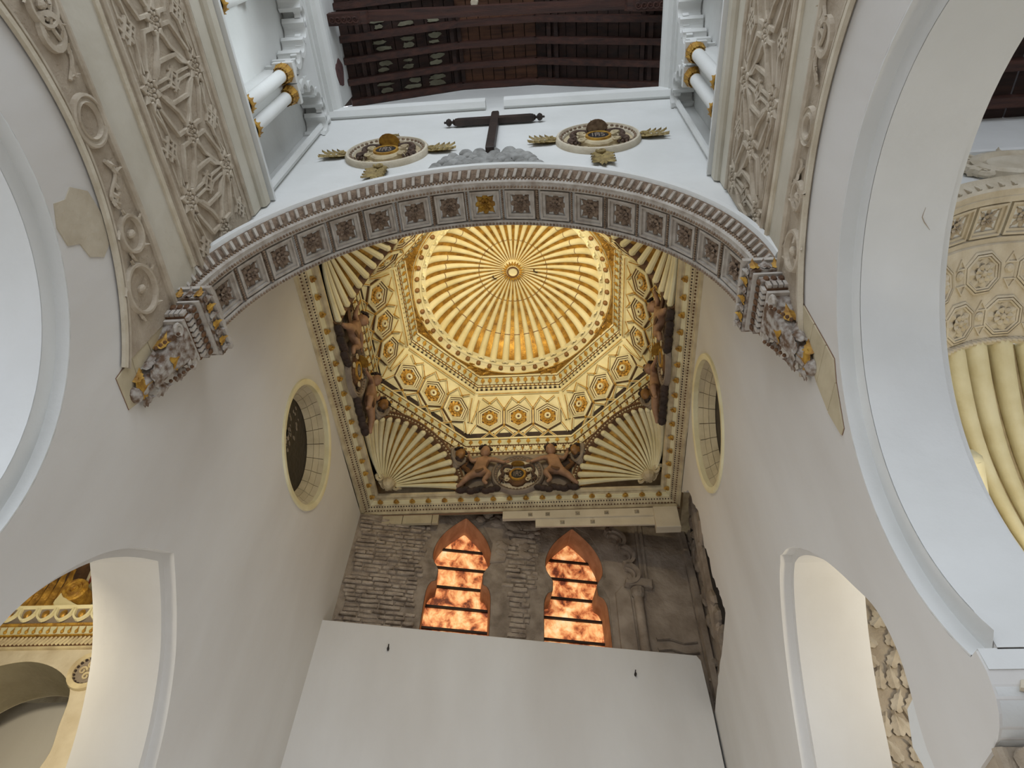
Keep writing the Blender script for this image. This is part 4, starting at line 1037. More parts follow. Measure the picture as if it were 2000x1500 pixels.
PRD = [.105, .10, .105, .05, .05, .052, .042, .032, .026, .052, .042, .032, .026, .082, .062, .043, .03, .082, .06, .042, .03]
pm_g = skin(PV, PE, PRD)
PG = G().add(pm_g)
for (hx_, hy_, hz_, dx, dy) in ((-.20, .255, .11, 1, .1), (-.915, .48, .16, -.1, 1)):     # five fingers on each hand
    for q in range(5):
        o = (q-2)*.014; d_ = Vector((dx, dy, 0)).normalized(); s_ = Vector((-d_.y, d_.x, 0)); L_ = (.035, .05, .055, .05, .038)[q]
        b_ = Vector((hx_, hy_, hz_))+s_*o
        PG.add(tube([b_-d_*.02, b_+d_*L_*.5+Vector((0, 0, .004)), b_+d_*L_+Vector((0, 0, -.01))], [.009, .008, .006], 5))
body_me = {}
def mir(g, s): 
    v, f = g if isinstance(g, tuple) else (g.v, g.f); return [(p[0]*s, p[1], p[2]) for p in v], f
HEAD = head_geo(.105); HAIR = hair_geo(.105); WINGS = G()
for q in range(6): WINGS.add(leaf(.26-.02*q, .10, .05, 2), T((-.80, .20, .03)) @ RZ(.5+.3*q))
CLOTH = G().add(tube([(-.95, .30, .05), (-1.0, .20, .07), (-.92, .10, .09), (-.86, .0, .12), (-.70, -.05, .20), (-.60, -.02, .21)], [.03, .05, .05, .045, .04, .03], 7, True, .6)).add(scroll(1.4, .08, .02, .03, 16), T((-.95, .36, .05)))
ROCK = G()
for q in range(8): ROCK.add(ball((-1.0+q*.09, -.39+.03*math.sin(q*2.1), .06), (.09, .05, .07), 7, 4))
for s in (-1, 1):
    body_me[s] = (mesh('body', mir(PG, s), 'flesh', True), mesh('wing', mir(WINGS, s), 'dark'), mesh('cloth', mir(CLOTH, s), 'brown', True), mesh('head', HEAD, 'flesh', True), mesh('hair', HAIR, 'dark', True), mesh('rocky_ground', mir(ROCK, s), 'dark', True))
sides = [((-1, 0), 'left'), ((0, 1), 'back'), ((1, 0), 'right')]
for o, nm in sides:
    o = Vector((o[0], o[1], 0)); u = Vector((o.y, -o.x, 0))
    F = frame(Vector((CX, CY, 8.38))+o*(AI-.01), u, (0, 0, 1), -o); FP = F @ Matrix.Scale(.93, 4)
    t = thing('vault_coat_of_arms', 'round painted coat of arms between two putti on the %s vault wall' % nm, 'coat of arms', F @ Vector((0, -.4, 0)), 'coats of arms below the octagon')
    arms(F, .45, t, 'greybrown', 'goldpaint', 'brown', 'limestone')
    for s in (1, -1):
        sidew = {('back', 1): 'left of the back coat of arms', ('back', -1): 'right of the back coat of arms', ('left', 1): 'nearer the chancel arch on the left vault wall', ('left', -1): 'nearer the back wall on the left vault wall', ('right', 1): 'nearer the back wall on the right vault wall', ('right', -1): 'nearer the chancel arch on the right vault wall'}[(nm, s)]
        t = thing('putto', 'painted putto leaning out, '+sidew, 'putto', F @ Vector((-.7*s, -.38, .1)), 'putti below the octagon')
        b, w, c, h, hr, rk = body_me[s]
        b_ = link('body', b, FP, t); link('wing', w, FP, t); link('cloth', c, FP, t); link('rocky_ground', rk, FP, t)
        HM = FP @ T((-.605*s, .50, .15)) @ RZ(-.15*s) @ Matrix.Rotation(.35, 4, 'X') @ Matrix.Rotation(.4*s, 4, 'Y')
        h_ = link('head', h, HM, t); link('hair', hr, HM, h_)
mh = mesh('head', head_geo(.12), 'eggbrown', True); mhr = mesh('hair_and_beard', hair_geo(.12, True), 'dark', True)
cart = mesh('cartouche', G().add(slab([(-.17, .16), (-.12, .22), (.12, .22), (.17, .16), (.16, -.05), (.06, -.30), (0, -.36), (-.06, -.30), (-.16, -.05)], -.05, .03, .02)).add(sweep(prof_smooth([(-.17, .1), (-.15, -.08), (0, -.27), (.15, -.08), (.17, .1)], 4), PROF_EDGE), T((0, 0, .01))), 'greybrown')
for k, nm in ((0, 'back left'), (3, 'back right')):
    for s in (-1, 1):
        near = ('by the back wall' if (s > 0) == (k == 0) else 'by the side wall')
        M = CC @ RZ(k*PI/2) @ SQF @ T((s*.80, .68, .06)) @ Matrix.Scale(.8, 4)
        t = thing('mask_head', 'dark bearded mask head above the %s shell squinch, %s' % (nm, near), 'mask', M @ Vector((0, 0, 0)), 'mask heads above the shells')
        link('cartouche', cart, M, t)
        h_ = link('head', mh, M @ T((0, .02, .08)) @ Matrix.Rotation(.5, 4, 'X'), t); link('hair_and_beard', mhr, M @ T((0, .02, .08)) @ Matrix.Rotation(.5, 4, 'X'), t)

# ------------------------------------------------------------------ round windows in the chancel side walls
def oculus(side, M, sgn, OC):
    t = thing('round_window', 'round splayed window opening with a dark painted back in the %s chancel wall' % side, 'window', M @ Vector((sgn*OC[0], OC[1]-OC[2], 0)), 'round splayed windows')
    B = M @ T((sgn*OC[0], OC[1], 0)); R = OC[2]
    part('frame_moulding', sweep(circle((0, 0), R, 64), [(-.03, 0), (-.025, .025), (.02, .03), (.05, .015), (.05, -.06)], True), 'cream', t, B, True)
    nb_ = 22
    for k in range(nb_):
        a0 = 2*PI*k/nb_+.006; a1 = 2*PI*(k+1)/nb_-.006
        for (r0, d0, r1, d1) in ((R-.04, -.03, R-.09, -.11), (R-.093, -.113, R-.15, -.17), (R-.155, -.175, R-.20, -.25)):
            v = []; 
            for i in range(4):
                a = a0+(a1-a0)*i/3
                v += [(r0*math.cos(a), r0*math.sin(a), d0), (r1*math.cos(a), r1*math.sin(a), d1)]
            for i in range(4):
                a = a0+(a1-a0)*i/3
                v += [((r0+.04)*math.cos(a), (r0+.04)*math.sin(a), d0), ((r1+.04)*math.cos(a), (r1+.04)*math.sin(a), d1)]
            f = [(2*i, 2*i+1, 2*i+3, 2*i+2) for i in range(3)]+[(8+2*i, 8+2*i+1, 8+2*i+3, 8+2*i+2) for i in range(3)]+[(0, 1, 9, 8), (6, 7, 15, 14), (0, 2, 10, 8), (2, 4, 12, 10), (4, 6, 14, 12), (1, 3, 11, 9), (3, 5, 13, 11), (5, 7, 15, 13)]
            part('voussoir', (v, f), 'ashlar', t, B)
    v, f = lathe([(R+.0, -.02), (R-.05, -.12), (R-.11, -.18), (R-.17, -.28)], 48)
    part('joint_bed', (v, f), 'joint', t, B)
    pb = part('painted_back', slab(circle((0, 0), R-.13, 40), -.29, -.255), 'painting', t, B)
    R3 = random.Random(5)
    for k in range(46):
        a = R3.uniform(0, 2*PI); r = R3.uniform(0, R-.3); c = (r*math.cos(a)*.5-.15*sgn, r*math.sin(a)); s = R3.uniform(.01, .04)
        P = [(c[0]+s*(1+.6*R3.random())*math.cos(q), c[1]+s*(.5+R3.random()*.6)*math.sin(q)) for q in [2*PI*i/7 for i in range(7)]]
        part('paint_flake', slab(P, -.256, -.250), 'flake', pb, B)
oculus('left', LW, 1, OCL); oculus('right', RW, -1, OCR)

# ------------------------------------------------------------------ ruined back wall and its two windows
WPROF = prof_smooth([(0.02, 7.93), (.13, 7.82), (.27, 7.66), (.38, 7.48), (.455, 7.26), (.455, 7.04), (.36, 6.86), (.355, 6.74), (.365, 6.64), (.43, 6.60), (.48, 6.48), (.495, 6.30), (.50, 5.9), (.505, 5.2)], 3)
WC = [1.74, 3.53]
def wout(c, e=0.): return [(c+max(w-e, .001), z-e) for w, z in WPROF]+[(c-max(w-e, .001), z-e) for w, z in WPROF[::-1]]
wb = struct('wall_back', label='ruined brick and plaster back wall')
rj = random.Random(11)
top = [(-.3, 7.80)]+[(.2+.25*k, 7.80+rj.uniform(-.03, .03)) for k in range(4)]+[(1.15, 8.3), (3.2, 8.6), (6.6, 8.9)]
part('rubble_core', fill([(-.3, 3.2), (6.6, 3.2)]+top[::-1], [wout(WC[0]), wout(WC[1])], -.55, 0), 'mortar', wb, RU)
for i, c in enumerate(WC):
    P = wout(c, .006); n = len(P); v = [(p[0], p[1], .004) for p in P]+[(p[0], p[1], -.44) for p in P]
    part('window_reveal', (v, [(k, (k+1) % n, n+(k+1) % n, n+k) for k in range(n)]), 'orange', wb, RU, label='orange plastered window reveal')
# brick courses
def inwin(s, z, e=.05):
    for c in WC:
        for k in range(len(WPROF)-1):
            (w0, z0), (w1, z1) = WPROF[k], WPROF[k+1]
            if z1-.001 <= z <= z0+.001 and abs(s-c) < max(w0, w1)+e: return True
    return False
bricks = 0
def course(s0, s1, z, h, rag0=0, rag1=0, L0=.16, L1=.30):
    s = s0+rj.uniform(0, .1)+rag0*rj.random()
    e = s1-rag1*rj.random()
    while s < e-.06:
        L = min(rj.uniform(L0, L1), e-s)
        if not any(inwin(q, z) for q in (s, s+L/2, s+L)):
            d = rj.uniform(.012, .05); jj = [rj.uniform(-.008, .008) for _ in range(6)]
            P = [(s, z+jj[0]), (s+L*.5, z+jj[1]*.6), (s+L-.018, z+jj[2]), (s+L-.012, z+h*.5), (s+L-.02, z+h-.02+jj[3]), (s+L*.45, z+h-.018+jj[4]*.6), (s+.004, z+h-.02+jj[5])]
            part('brick', slab(P, -.02, d, .012), 'brick', wb, RU)
        s += L
z = 5.55
while z < 7.72:
    course(.02, 1.22, z, .072, 0, .12, .12, .34)
    z += .07+rj.uniform(0, .016)
z = 5.6
while z < 7.95:
    if z > 6.6: course(2.28, 3.0, z, .075, .2, .1, .14, .34)
    else: course(2.45, 2.85, z, .09, .05, .08, .18, .3)
    z += .08+rj.uniform(0, .015)
def lump(s, z, r, m='ruin', d=.02, sq=.5):
    part('stone', ball((0, 0, 0), (r*rj.uniform(.8, 1.4), r*rj.uniform(.6, 1), r*sq), 7, 5), m, wb, RU @ T((s, z, d)) @ RZ(rj.uniform(-.6, .6)))
for k in range(26): lump(rj.uniform(1.9, 3.2), rj.uniform(7.85, 8.05), rj.uniform(.06, .13))
for k in range(18): lump(rj.uniform(2.3, 2.95), rj.uniform(7.2, 7.8), rj.uniform(.05, .10))
part('bare_plaster', slab([(2.18, 7.05), (2.42, 7.1), (2.5, 7.5), (2.42, 7.85), (2.1, 7.9), (2.02, 7.8), (2.2, 7.45)], -.01, .03, .015), 'ruin', wb, RU)
part('plaster_field', slab([(4.05, 5.2), (5.35, 5.2), (5.40, 8.3), (3.4, 8.3), (3.45, 8.05), (3.8, 7.85), (4.02, 7.4), (4.03, 7.0), (3.95, 6.85), (4.05, 6.6)], -.01, .015, .01), 'ruin', wb, RU)
for (s, z, a) in ((4.0, 7.98, 60), (4.20, 7.72, 35), (4.32, 7.40, 12), (4.36, 7.04, -5)):
    g = G()
    for r, w, h in ((.18, .035, .13), (.12, .022, .08)): g.add(sweep(arc((0, 0), r, -1.75, 1.75, 12), [(-w, 0), (-w*.8, h), (w*.8, h), (w, 0)]))
    part('arch_lobe', g, 'ruin', wb, RU @ T((s, z, .01)) @ RZ(math.radians(a)))
for s in (4.60, 4.68): part('frame_strip', sweep([(s, 6.98), (s+.03, 8.15)], [(-.03, 0), (-.02, .05), (.02, .05), (.03, 0)]), 'ruin', wb, RU)
part('impost_block', slab([(4.38, 6.82), (4.74, 6.82), (4.76, 6.97), (4.36, 6.97)], 0, .12, .02), 'ruin', wb, RU)
part('capital', lathe([(.06, 0), (.10, .05), (.11, .16), (.085, .18)], 10), 'mortar', wb, RU @ T((4.50, 6.62, .06)) @ Matrix.Rotation(-PI/2, 4, 'X'))
part('colonnette', tube([(4.50, 5.2, .05), (4.50, 6.64, .05)], .075, 10), 'ruin', wb, RU, True)
part('jamb_pilaster', slab([(4.14, 5.2), (4.40, 5.2), (4.38, 6.72), (4.27, 6.85), (4.15, 6.7)], 0, .06, .03), 'ruin', wb, RU)
for s, w, d in ((5.42, .05, .09), (5.56, .04, .14), (5.72, .07, .17)):
    part('corner_moulding', sweep([(s+.0, 4.2), (s+rj.uniform(-.01, .02), 5.6), (s+.03, 7.0), (s-.02, 8.5)], [(-w, 0), (-w*.9, d), (w*.9, d), (w, 0)]), 'ruin', wb, RU)
for k in range(46): lump(rj.uniform(5.4, 6.0), rj.uniform(4.4, 8.3), rj.uniform(.05, .13), rj.choice(['ruin', 'mortar', 'brick']), .04, .6)
for k in range(4):
    z = 5.45+.17*k; part('broken_ledge', tube([(4.7, z, .02), (4.9, z+.03, .03), (5.1, z-.02, .025), (5.3, z+.02, .03)], .03, 6), 'ruin', wb, RU)
# masonry laid bare behind the torn edge of the right wall
EX = frame((XR+.16, 0, 0), (0, -1, 0), (0, 0, 1), (-1, 0, 0))
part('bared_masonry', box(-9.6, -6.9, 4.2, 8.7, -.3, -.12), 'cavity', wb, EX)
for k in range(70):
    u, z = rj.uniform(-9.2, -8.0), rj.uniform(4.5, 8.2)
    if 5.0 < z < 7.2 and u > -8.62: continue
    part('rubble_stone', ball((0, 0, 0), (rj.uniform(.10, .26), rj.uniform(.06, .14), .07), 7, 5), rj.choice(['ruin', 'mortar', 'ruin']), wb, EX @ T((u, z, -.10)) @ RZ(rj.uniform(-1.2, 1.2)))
part('torn_plaster_edge', G().add(sweep([(-9.0, 4.6), (-8.86, 5.6), (-8.78, 6.6), (-8.6, 7.6), (-8.3, 8.3)], [(-.12, 0), (-.08, .07), (.05, .09), (.10, .02), (.12, 0)])), 'ruin', wb, EX @ T((0, 0, -.12)))
for i, c in enumerate(WC):
    w = struct('window_%d' % (i+1), label='%s horseshoe window of backlit orange alabaster' % ('left', 'right')[i])
    zs = [8.05, 7.56, 7.19, 6.82, 6.45, 6.07, 5.69, 5.3]
    for k in range(7):
        part('pane', slab([(c-.55, zs[k+1]+.004), (c+.55, zs[k+1]+.004), (c+.55, zs[k]-.004), (c-.55, zs[k]-.004)], -.46, -.42), 'alabaster', w, RU)
        if k < 6: part('glazing_bar', slab([(c-.54, zs[k+1]-.018), (c+.54, zs[k+1]-.018), (c+.54, zs[k+1]+.018), (c-.54, zs[k+1]+.018)], -.425, -.385), 'bar', w, RU)
# white partition in front, two little hooks
PW = frame((XL, 7.98, 0), (math.cos(RUA), math.sin(RUA), 0), (0, 0, 1), (math.sin(RUA), -math.cos(RUA), 0))
pt_ = [(-.2, -1.6), (5.26, -1.6), (5.27, 4.8), (5.25, 5.5), (5.20, 5.57), (3, 5.565), (-.2, 5.575)]
struct('wall_partition', slab(pt_, -.14, 0, .012), 'chancel', PW, label='plain pale partition wall below the two windows')
for i, (s, z) in enumerate(((.95, 5.22), (4.28, 5.18))):
    t = thing('wall_hook', 'tiny dark hook on the pale partition under the %s window' % ('left', 'right')[i], 'hook', PW @ Vector((s, z, 0)))
    part('hook_peg', G().add(ball((s, z, .02), (.018, .03, .03), 6, 4)).add(tube([(s, z+.02, .02), (s, z+.05, .05)], .008, 5)), 'bar', t, PW)
# beam under the cornice, tiles left of it
BM = frame((0, 8.36, 0), (1, 0, 0), (0, 0, 1), (0, -1, 0))
t = thing('supporting_beam', 'cream painted beam with bolts under the right half of the back cornice', 'beam', (.3, 8.36, 7.5))
part('flange', slab([(-.95, 7.63), (1.52, 7.62), (1.52, 7.78), (-.95, 7.79)], -.03, .03, .006), 'steel', t, BM)
part('web', slab([(-.42, 7.475), (1.48, 7.455), (1.48, 7.62), (-.42, 7.63)], -.03, .0, .006), 'steel', t, BM)
part('end_block', slab([(1.46, 7.33), (1.84, 7.33), (1.84, 7.76), (1.46, 7.76)], -.06, .08, .01), 'steel', t, BM)
for x, z, n in ((-.50, 7.70, .03), (-.22, 7.70, .03), (.26, 7.70, .03), (.72, 7.70, .03), (1.20, 7.70, .03), (.01, 7.545, 0), (.49, 7.54, 0)):
    part('bolt', G().add(slab([(x-.035, z-.035), (x+.035, z-.035), (x+.035, z+.035), (x-.035, z+.035)], n, n+.008)).add(slab(circle((x, z), .022, 6), n, n+.03, .004)), 'bolt', t, BM)
for k in range(5):
    a = XL+.02+.49*k-(.3 if k else 0); b = XL+.02+.49*(k+1)-.3
    if b > XL+1.3: b = XL+1.3
    if a < b: part('ashlar_block', slab([(a+.005, 7.62), (b-.005, 7.62), (b-.005, 7.80), (a+.005, 7.80)], -.06, -.01, .006), 'ashlar', wb, BM)
struct('trim_3', G().add(sweep([(XL, 7.805), (XR, 7.805)], [(-.012, 0), (-.008, .012), (.008, .012), (.012, 0)]), BM @ T((0, 0, -.02))), 'joint', label='thin red brown line under the cornice')

# ------------------------------------------------------------------ left side chapel seen through the lower arch
LC = frame((0, 7.0, 0), (1, 0, 0), (0, 0, 1), (0, -1, 0))
nich = prof_smooth([(-5.42, 2.2), (-5.44, 3.0), (-5.40, 3.35), (-5.46, 3.62), (-5.52, 3.92), (-5.63, 4.12), (-5.87, 4.29), (-6.17, 4.385), (-6.45, 4.38), (-6.75, 4.28), (-7.0, 4.05), (-7.1, 3.7), (-7.05, 3.3), (-7.0, 2.2)], 4)
wc = struct('wall_chapel_left', label='back wall of the left side chapel')
part('wall_face', fill([(-9, -1.6), (-4.0, -1.6), (-4.0, 4.56), (-9, 4.56)], [nich], -.75, 0), 'bare', wc, LC)
n = len(nich); v = [(p[0], p[1], .002) for p in nich]+[(p[0], p[1], -.74) for p in nich]
part('niche_soffit', (v, [(k, k+1, n+k+1, n+k) for k in range(n-1)]), 'cream', wc, LC, True)
part('niche_back', box(-9, -4, -1.6, 4.56, -1.3, -1.2), 'chancel', wc, LC)
part('upper_wall', box(-9, -4.0, 4.5, 8, -2.0, -1.6), 'creamdim', wc, LC)
ce = thing('chapel_entablature', 'gilded entablature with egg moulding above the left chapel niche', 'entablature', (-6.2, 7, 4.56))
pth = [(-7.9, 0), (-4.05, 0)]
def cs(name, prof, m): return part(name, sweep(pth, [(z, d) for d, z in prof]), m, ce, LC)
cs('lower_fillet', [(0, 4.54), (.03, 4.545), (.03, 4.575), (0, 4.58)], 'creamdim')
cs('cable_bed', [(0, 4.575), (.03, 4.58), (.06, 4.68), (0, 4.69)], 'brown')
cs('fillet', [(0, 4.685), (.075, 4.69), (.075, 4.705), (0, 4.71)], 'goldpaint')
cs('drop_band', [(0, 4.71), (.06, 4.71), (.075, 4.81), (0, 4.81)], 'greenleaf')
cs('red_fillet', [(0, 4.81), (.10, 4.81), (.11, 4.835), (0, 4.84)], 'goldpaint')
cs('egg_band', [(0, 4.84), (.09, 4.85), (.14, 4.88), (.16, 5.0), (0, 5.0)], 'greybrown')
cs('top_ledge', [(0, 4.99), (.17, 4.995), (.19, 5.03), (-.6, 5.035)], 'cream')
cm = mesh('cable_twist', tube([(-.035, -.05, 0), (.035, .05, 0)], .016, 6), 'creamdim')
for k in range(48): link('cable_twist', cm, LC @ T((-7.3+.052*k, 4.63, .05)), ce)
dm_ = mesh('gilded_drop', G().add(ball((0, -.015, 0), (.022, .028, .02), 6, 4)).add(leaf(.05, .03, .01, 1)), 'goldpaint')
for k in range(24): link('gilded_drop', dm_, LC @ T((-7.2+.09*k, 4.755, .075)), ce)
em_ = mesh('egg', ball((0, 0, 0), (.045, .06, .035), 8, 5), 'gold', True)
ecm = mesh('egg_cup', sweep(prof_smooth([(-.10, .085), (-.085, -.02), (0, -.085), (.085, -.02), (.10, .085)], 4), [(-.018, 0), (-.012, .035), (.012, .035), (.018, 0)]), 'cream')
for k in range(10):
    link('egg', em_, LC @ T((-7.0+.23*k, 4.93, .15)), ce); link('egg_cup', ecm, LC @ T((-7.0+.23*k, 4.925, .145)), ce)
sh = thing('chapel_shell', 'ribbed shell with gilded leaves and a spiral scroll in the left chapel', 'shell', (-6.2, 7.2, 5.05))
CS = T((-6.28, 7.35, 5.12))
part('shell_back', slab([(-1.5, -.05), (2.2, -.05), (2.2, 1.9), (-1.5, 1.9)], -.4, -.22), 'brown', sh, LC @ T((-6.28, 5.12, -.3)))
for k in range(17):
    a = .03+k*.11
    part('shell_rib', tube([(.14*math.cos(a), .14*math.sin(a), -.5), (1.0*math.cos(a), 1.0*math.sin(a), -.6), (2.0*math.cos(a), 2.0*math.sin(a), -.35)], [.02, .05, .085], 8), 'limestone' if k % 3 else 'cream', sh, LC @ T((-6.28, 5.12, .25)), True)
    if k < 16: part('red_groove', tube([(.14*math.cos(a+.055), .14*math.sin(a+.055), -.56), (1.95*math.cos(a+.055), 1.95*math.sin(a+.055), -.5)], [.015, .055], 6), 'red' if k % 2 else 'brown', sh, LC @ T((-6.28, 5.12, .25)))
part('spiral_scroll', scroll(2.6, .14, .02, .034, 40), 'goldpaint', sh, LC @ T((-6.16, 5.30, .14)), True)
part('scroll_disc', slab(circle((-6.16, 5.30), .14, 24), -.1, .13, .02), 'goldpaint', sh, LC)
part('cream_stem', slab(prof_smooth([(-6.34, 5.28), (-6.36, 5.12), (-6.24, 5.05), (-5.96, 5.05), (-6.1, 5.13), (-6.24, 5.22)], 3), -.1, .12, .02), 'cream', sh, LC)
for k in range(7):
    part('gilded_leaf', leaf(.46+.02*k, .16, .12, 3), 'gold', sh, LC @ T((-7.0+.11*k, 5.04, .06)) @ RZ(-.2+.03*k))
ro = thing('beaded_roundel', 'beaded stucco roundel beside the left chapel niche', 'relief', (-5.5, 7, 4.2))
part('roundel_ring', sweep(circle((-5.46, 4.26), .20, 28), [(-.04, 0), (-.03, .04), (.03, .04), (.04, 0)], True), 'creamdim', ro, LC)
part('roundel_ground', slab(circle((-5.46, 4.26), .19, 24), -.01, .01), 'greybrown', ro, LC)
for k in range(20): part('bead', ball((-5.46+.165*math.cos(k*PI/10), 4.26+.165*math.sin(k*PI/10), .015), .02, 6, 4), 'dark', ro, LC)
for k in range(4): part('vine_curl', scroll(1.2, .05, .012, .016, 12), 'creamdim', ro, LC @ T((-5.46+.07*math.cos(k*PI/2), 4.26+.07*math.sin(k*PI/2), .02)))
struct('wall_chapel_far', G().add(box(-9.2, -9.0, 2.9, 9, -1.6, 8)).add(box(-9.2, -4, 2.9, 9, 8, 8.2)).add(box(-9.2, -4.0, 2.9, 3.1, -1.6, 8)), 'white')

# ------------------------------------------------------------------ right aisle: end wall, arch, coffers, big shell, ceiling
RCX, RCZ, RCR = 4.75, 5.08, 1.60
wa = struct('wall_aisle_right', label='white end wall of the right aisle')
oa = [(2.6, 4.9), (2.6, 9.2), (7.4, 9.2), (7.4, 4.9)]+[(RCX+(RCR+.04)*math.cos(a), RCZ+(RCR+.04)*math.sin(a)) for a in [.0+PI*k/40 for k in range(41)]]
part('wall_face', fill(oa, [], -.5, 0), 'white', wa, EW)
part('string_course', sweep([(2.6, 7.80), (7.4, 7.80)], [(0, 0), (0, .04), (.05, .05), (.07, 0)]), 'white', wa, EW)
struct('wall_aisle_outer', G().add(box(7.4, 7.6, -1.2, 9, -1.6, 9.2)).add(box(2.6, 7.6, 6.4, 6.6, 3.0, 9.2)), 'white')
ca = struct('ceiling_aisle', label='dark boarded aisle ceiling')
for k in range(14): part('board', box(2.45+.36*k, 2.45+.36*(k+1)-.02, -4, 2.89, 9.05+rj.uniform(0, .01), 9.1), 'board', ca)
for k in range(12): part('joist', box(2.45, 7.5, 2.6-.42*k, 2.72-.42*k, 8.90, 9.05), 'wood', ca)
aa = thing('aisle_arch', 'pale stucco arch with small rosette coffers at the end of the right aisle', 'arch', (RCX, YF, RCZ))
pr = arc((RCX, RCZ), RCR, PI-.02, .02, 48)
part('outer_moulding', sweep(pr, [(.20, 0), (.20, .10), (.16, .14), (.14, .10), (.04, .06), (.03, .09), (0, .07), (0, 0)]), 'limestone', aa, EW, True)
part('soffit', sweep(pr, [(.05, -.5), (.05, 0)]), 'coffer', aa, EW, True)
part('soffit_edge', sweep(pr, [(.05, 0), (-.01, 0), (-.01, -.06), (.05, -.06)]), 'limestone', aa, EW, True)
part('soffit_edge', sweep(pr, [(.05, -.5), (-.01, -.5), (-.01, -.44), (.05, -.44)]), 'limestone', aa, EW, True)
fl = mesh('flute', slab([(-.012, -.04), (.02, -.04), (.03, .04), (-.002, .04)], 0, .03, .006), 'limestone')
for k in range(40):
    a = .05+(PI-.1)*k/39; link('flute', fl, EW @ T((RCX+(RCR+.09)*math.cos(a), RCZ+(RCR+.09)*math.sin(a), .07)) @ RZ(a-PI/2), aa)
fm2 = mesh('coffer_frame', fr_g, 'limestone'); rm2 = mesh('rosette', ro_g, 'stucco_rib')
for k in range(13):
    a = .14+(PI-.28)*k/12; n = Vector((-math.cos(a), 0, -math.sin(a))); v_ = Vector((0, 1, 0))
    F = frame(Vector((RCX, YF+.25, RCZ))-n*(RCR+.05), v_.cross(n), v_, n)
    c = link('coffer_frame', fm2, F, aa); link('rosette', rm2, F, c)
vt = thing('coffered_vault', 'beige stucco vault of octagonal flower coffers behind the aisle arch', 'vault', (RCX, 3.4, RCZ))
NP = 40; Ya, Ra, Yb, Rb = YF+.5, 1.56, 4.35, 1.24
v = []; f = []
for i in range(NP+1):
    a = PI*i/NP; v += [(RCX+1.75*math.cos(a), Ya-.02, RCZ+1.75*math.sin(a)), (RCX+Ra*math.cos(a), Ya, RCZ+Ra*math.sin(a)), (RCX+Rb*math.cos(a), Yb, RCZ-.0+Rb*math.sin(a))]
for i in range(NP):
    f.append((3*i, 3*i+1, 3*i+4, 3*i+3)); f.append((3*i+1, 3*i+2, 3*i+5, 3*i+4))
part('vault_shell', (v, f), 'limestone', vt)
def oct_(R): return [(R*math.cos(PI/8+k*PI/4), R*math.sin(PI/8+k*PI/4)) for k in range(8)]
cg_ = mesh('coffer', G().add(ringsec(.215, .235, .03, .02, oct_)).add(ringsec(.185, .205, .035, .03, oct_)).add(ringsec(.16, .178, .02, .025, oct_)), 'limestone')
fg_ = mesh('flower', rosette(.155, 7, .05, .25, 2, .25), 'limestone')
tg_ = mesh('triangle_frame', G().add(ringsec(.05, .075, .02, .02, lambda R: [(R*math.cos(PI/2+k*2*PI/3), R*math.sin(PI/2+k*2*PI/3)) for k in range(3)])), 'limestone')
bg_ = mesh('boss', ball((0, 0, .01), (.05, .05, .03), 8, 4), 'limestone')
sl = math.atan2(Ra-Rb, Yb-Ya)
def vf(a, t):
    R = Ra+(Rb-Ra)*t; y = Ya+(Yb-Ya)*t; rad = Vector((math.cos(a), 0, math.sin(a)))
    n = (-rad*math.cos(sl)-Vector((0, 1, 0))*math.sin(sl)); vv = (Vector((0, 1, 0))*math.cos(sl)-rad*math.sin(sl))
    return frame(Vector((RCX, y, RCZ))+rad*R, vv.cross(n), vv, n)
for r, t_ in ((0, .27), (1, .74)):
    for k in range(8):
        a = .25+(k+.5*r)*.39
        if a > PI-.1: continue
        c = link('coffer', cg_, vf(a, t_), vt); link('flower', fg_, vf(a, t_), c)
        link('boss', bg_, vf(a+.19, t_-.02), vt)
        for q in (-1, 1): link('triangle_frame', tg_, vf(a+.18, t_) @ T((0, q*.12, 0)) @ RZ(0 if q > 0 else PI), vt)
pb_ = [(RCX+Rb*math.cos(a), RCZ+Rb*math.sin(a)) for a in [PI-PI*k/40 for k in range(41)]]
FV = frame((0, Yb, 0), (1, 0, 0), (0, 0, 1), (0, -1, 0))
part('cable_moulding', sweep(pb_, [(.05, 0), (.0, .03), (-.04, .0), (-.02, -.04), (.05, -.04)]), 'limestone', vt, FV, True)
tw = mesh('cable_twist', tube([(-.03, -.035, 0), (.03, .035, 0)], .018, 6), 'limestone')
for k in range(70):
    a = PI*k/69; link('cable_twist', tw, FV @ T((RCX+(Rb-.02)*math.cos(a), RCZ+(Rb-.02)*math.sin(a), .02)) @ RZ(a), vt)
bs = thing('aisle_shell', 'large cream scallop shell with thick rounded ribs behind the right aisle arch', 'shell', (RCX, 5.6, 3.2))
HB = Vector((RCX, 5.75, 3.1))
def bc(a, t, off=0):
    p = HB.lerp(Vector((RCX+Rb*1.0*math.cos(a), Yb+.02, RCZ+Rb*1.0*math.sin(a))), t)
    o = Vector((math.cos(a)*.7, .75, math.sin(a)*.6)); return p+o*(.42*math.sin(PI*t*.96)+off)
NS = 19; v = []; f = []
for i in range(41):
    for j in range(13): v.append(bc(-.5+(PI+1.0)*i/40, j/12, .05))
for i in range(40):
    for j in range(12): f.append((i*13+j, (i+1)*13+j, (i+1)*13+j+1, i*13+j+1))
part('shell_back', (v, f), 'creamdim', bs, None, True)
for k in range(NS):
    a = -.4+(PI+.8)*k/(NS-1)
    pth_ = [bc(a, .03+.96*j/14) for j in range(15)]
    part('shell_rib', G().add(tube(pth_, [.02+.10*(j/14) for j in range(15)], 10)).add(ball(pth_[-1], .12, 10, 6)), 'cream', bs, None, True)
ct = thing('cartouche', 'scrolled pale stucco cartouche with blank oval above the right aisle arch', 'relief', (4.85, YF, 7.1))
CT = EW @ T((4.95, 7.35, 0))
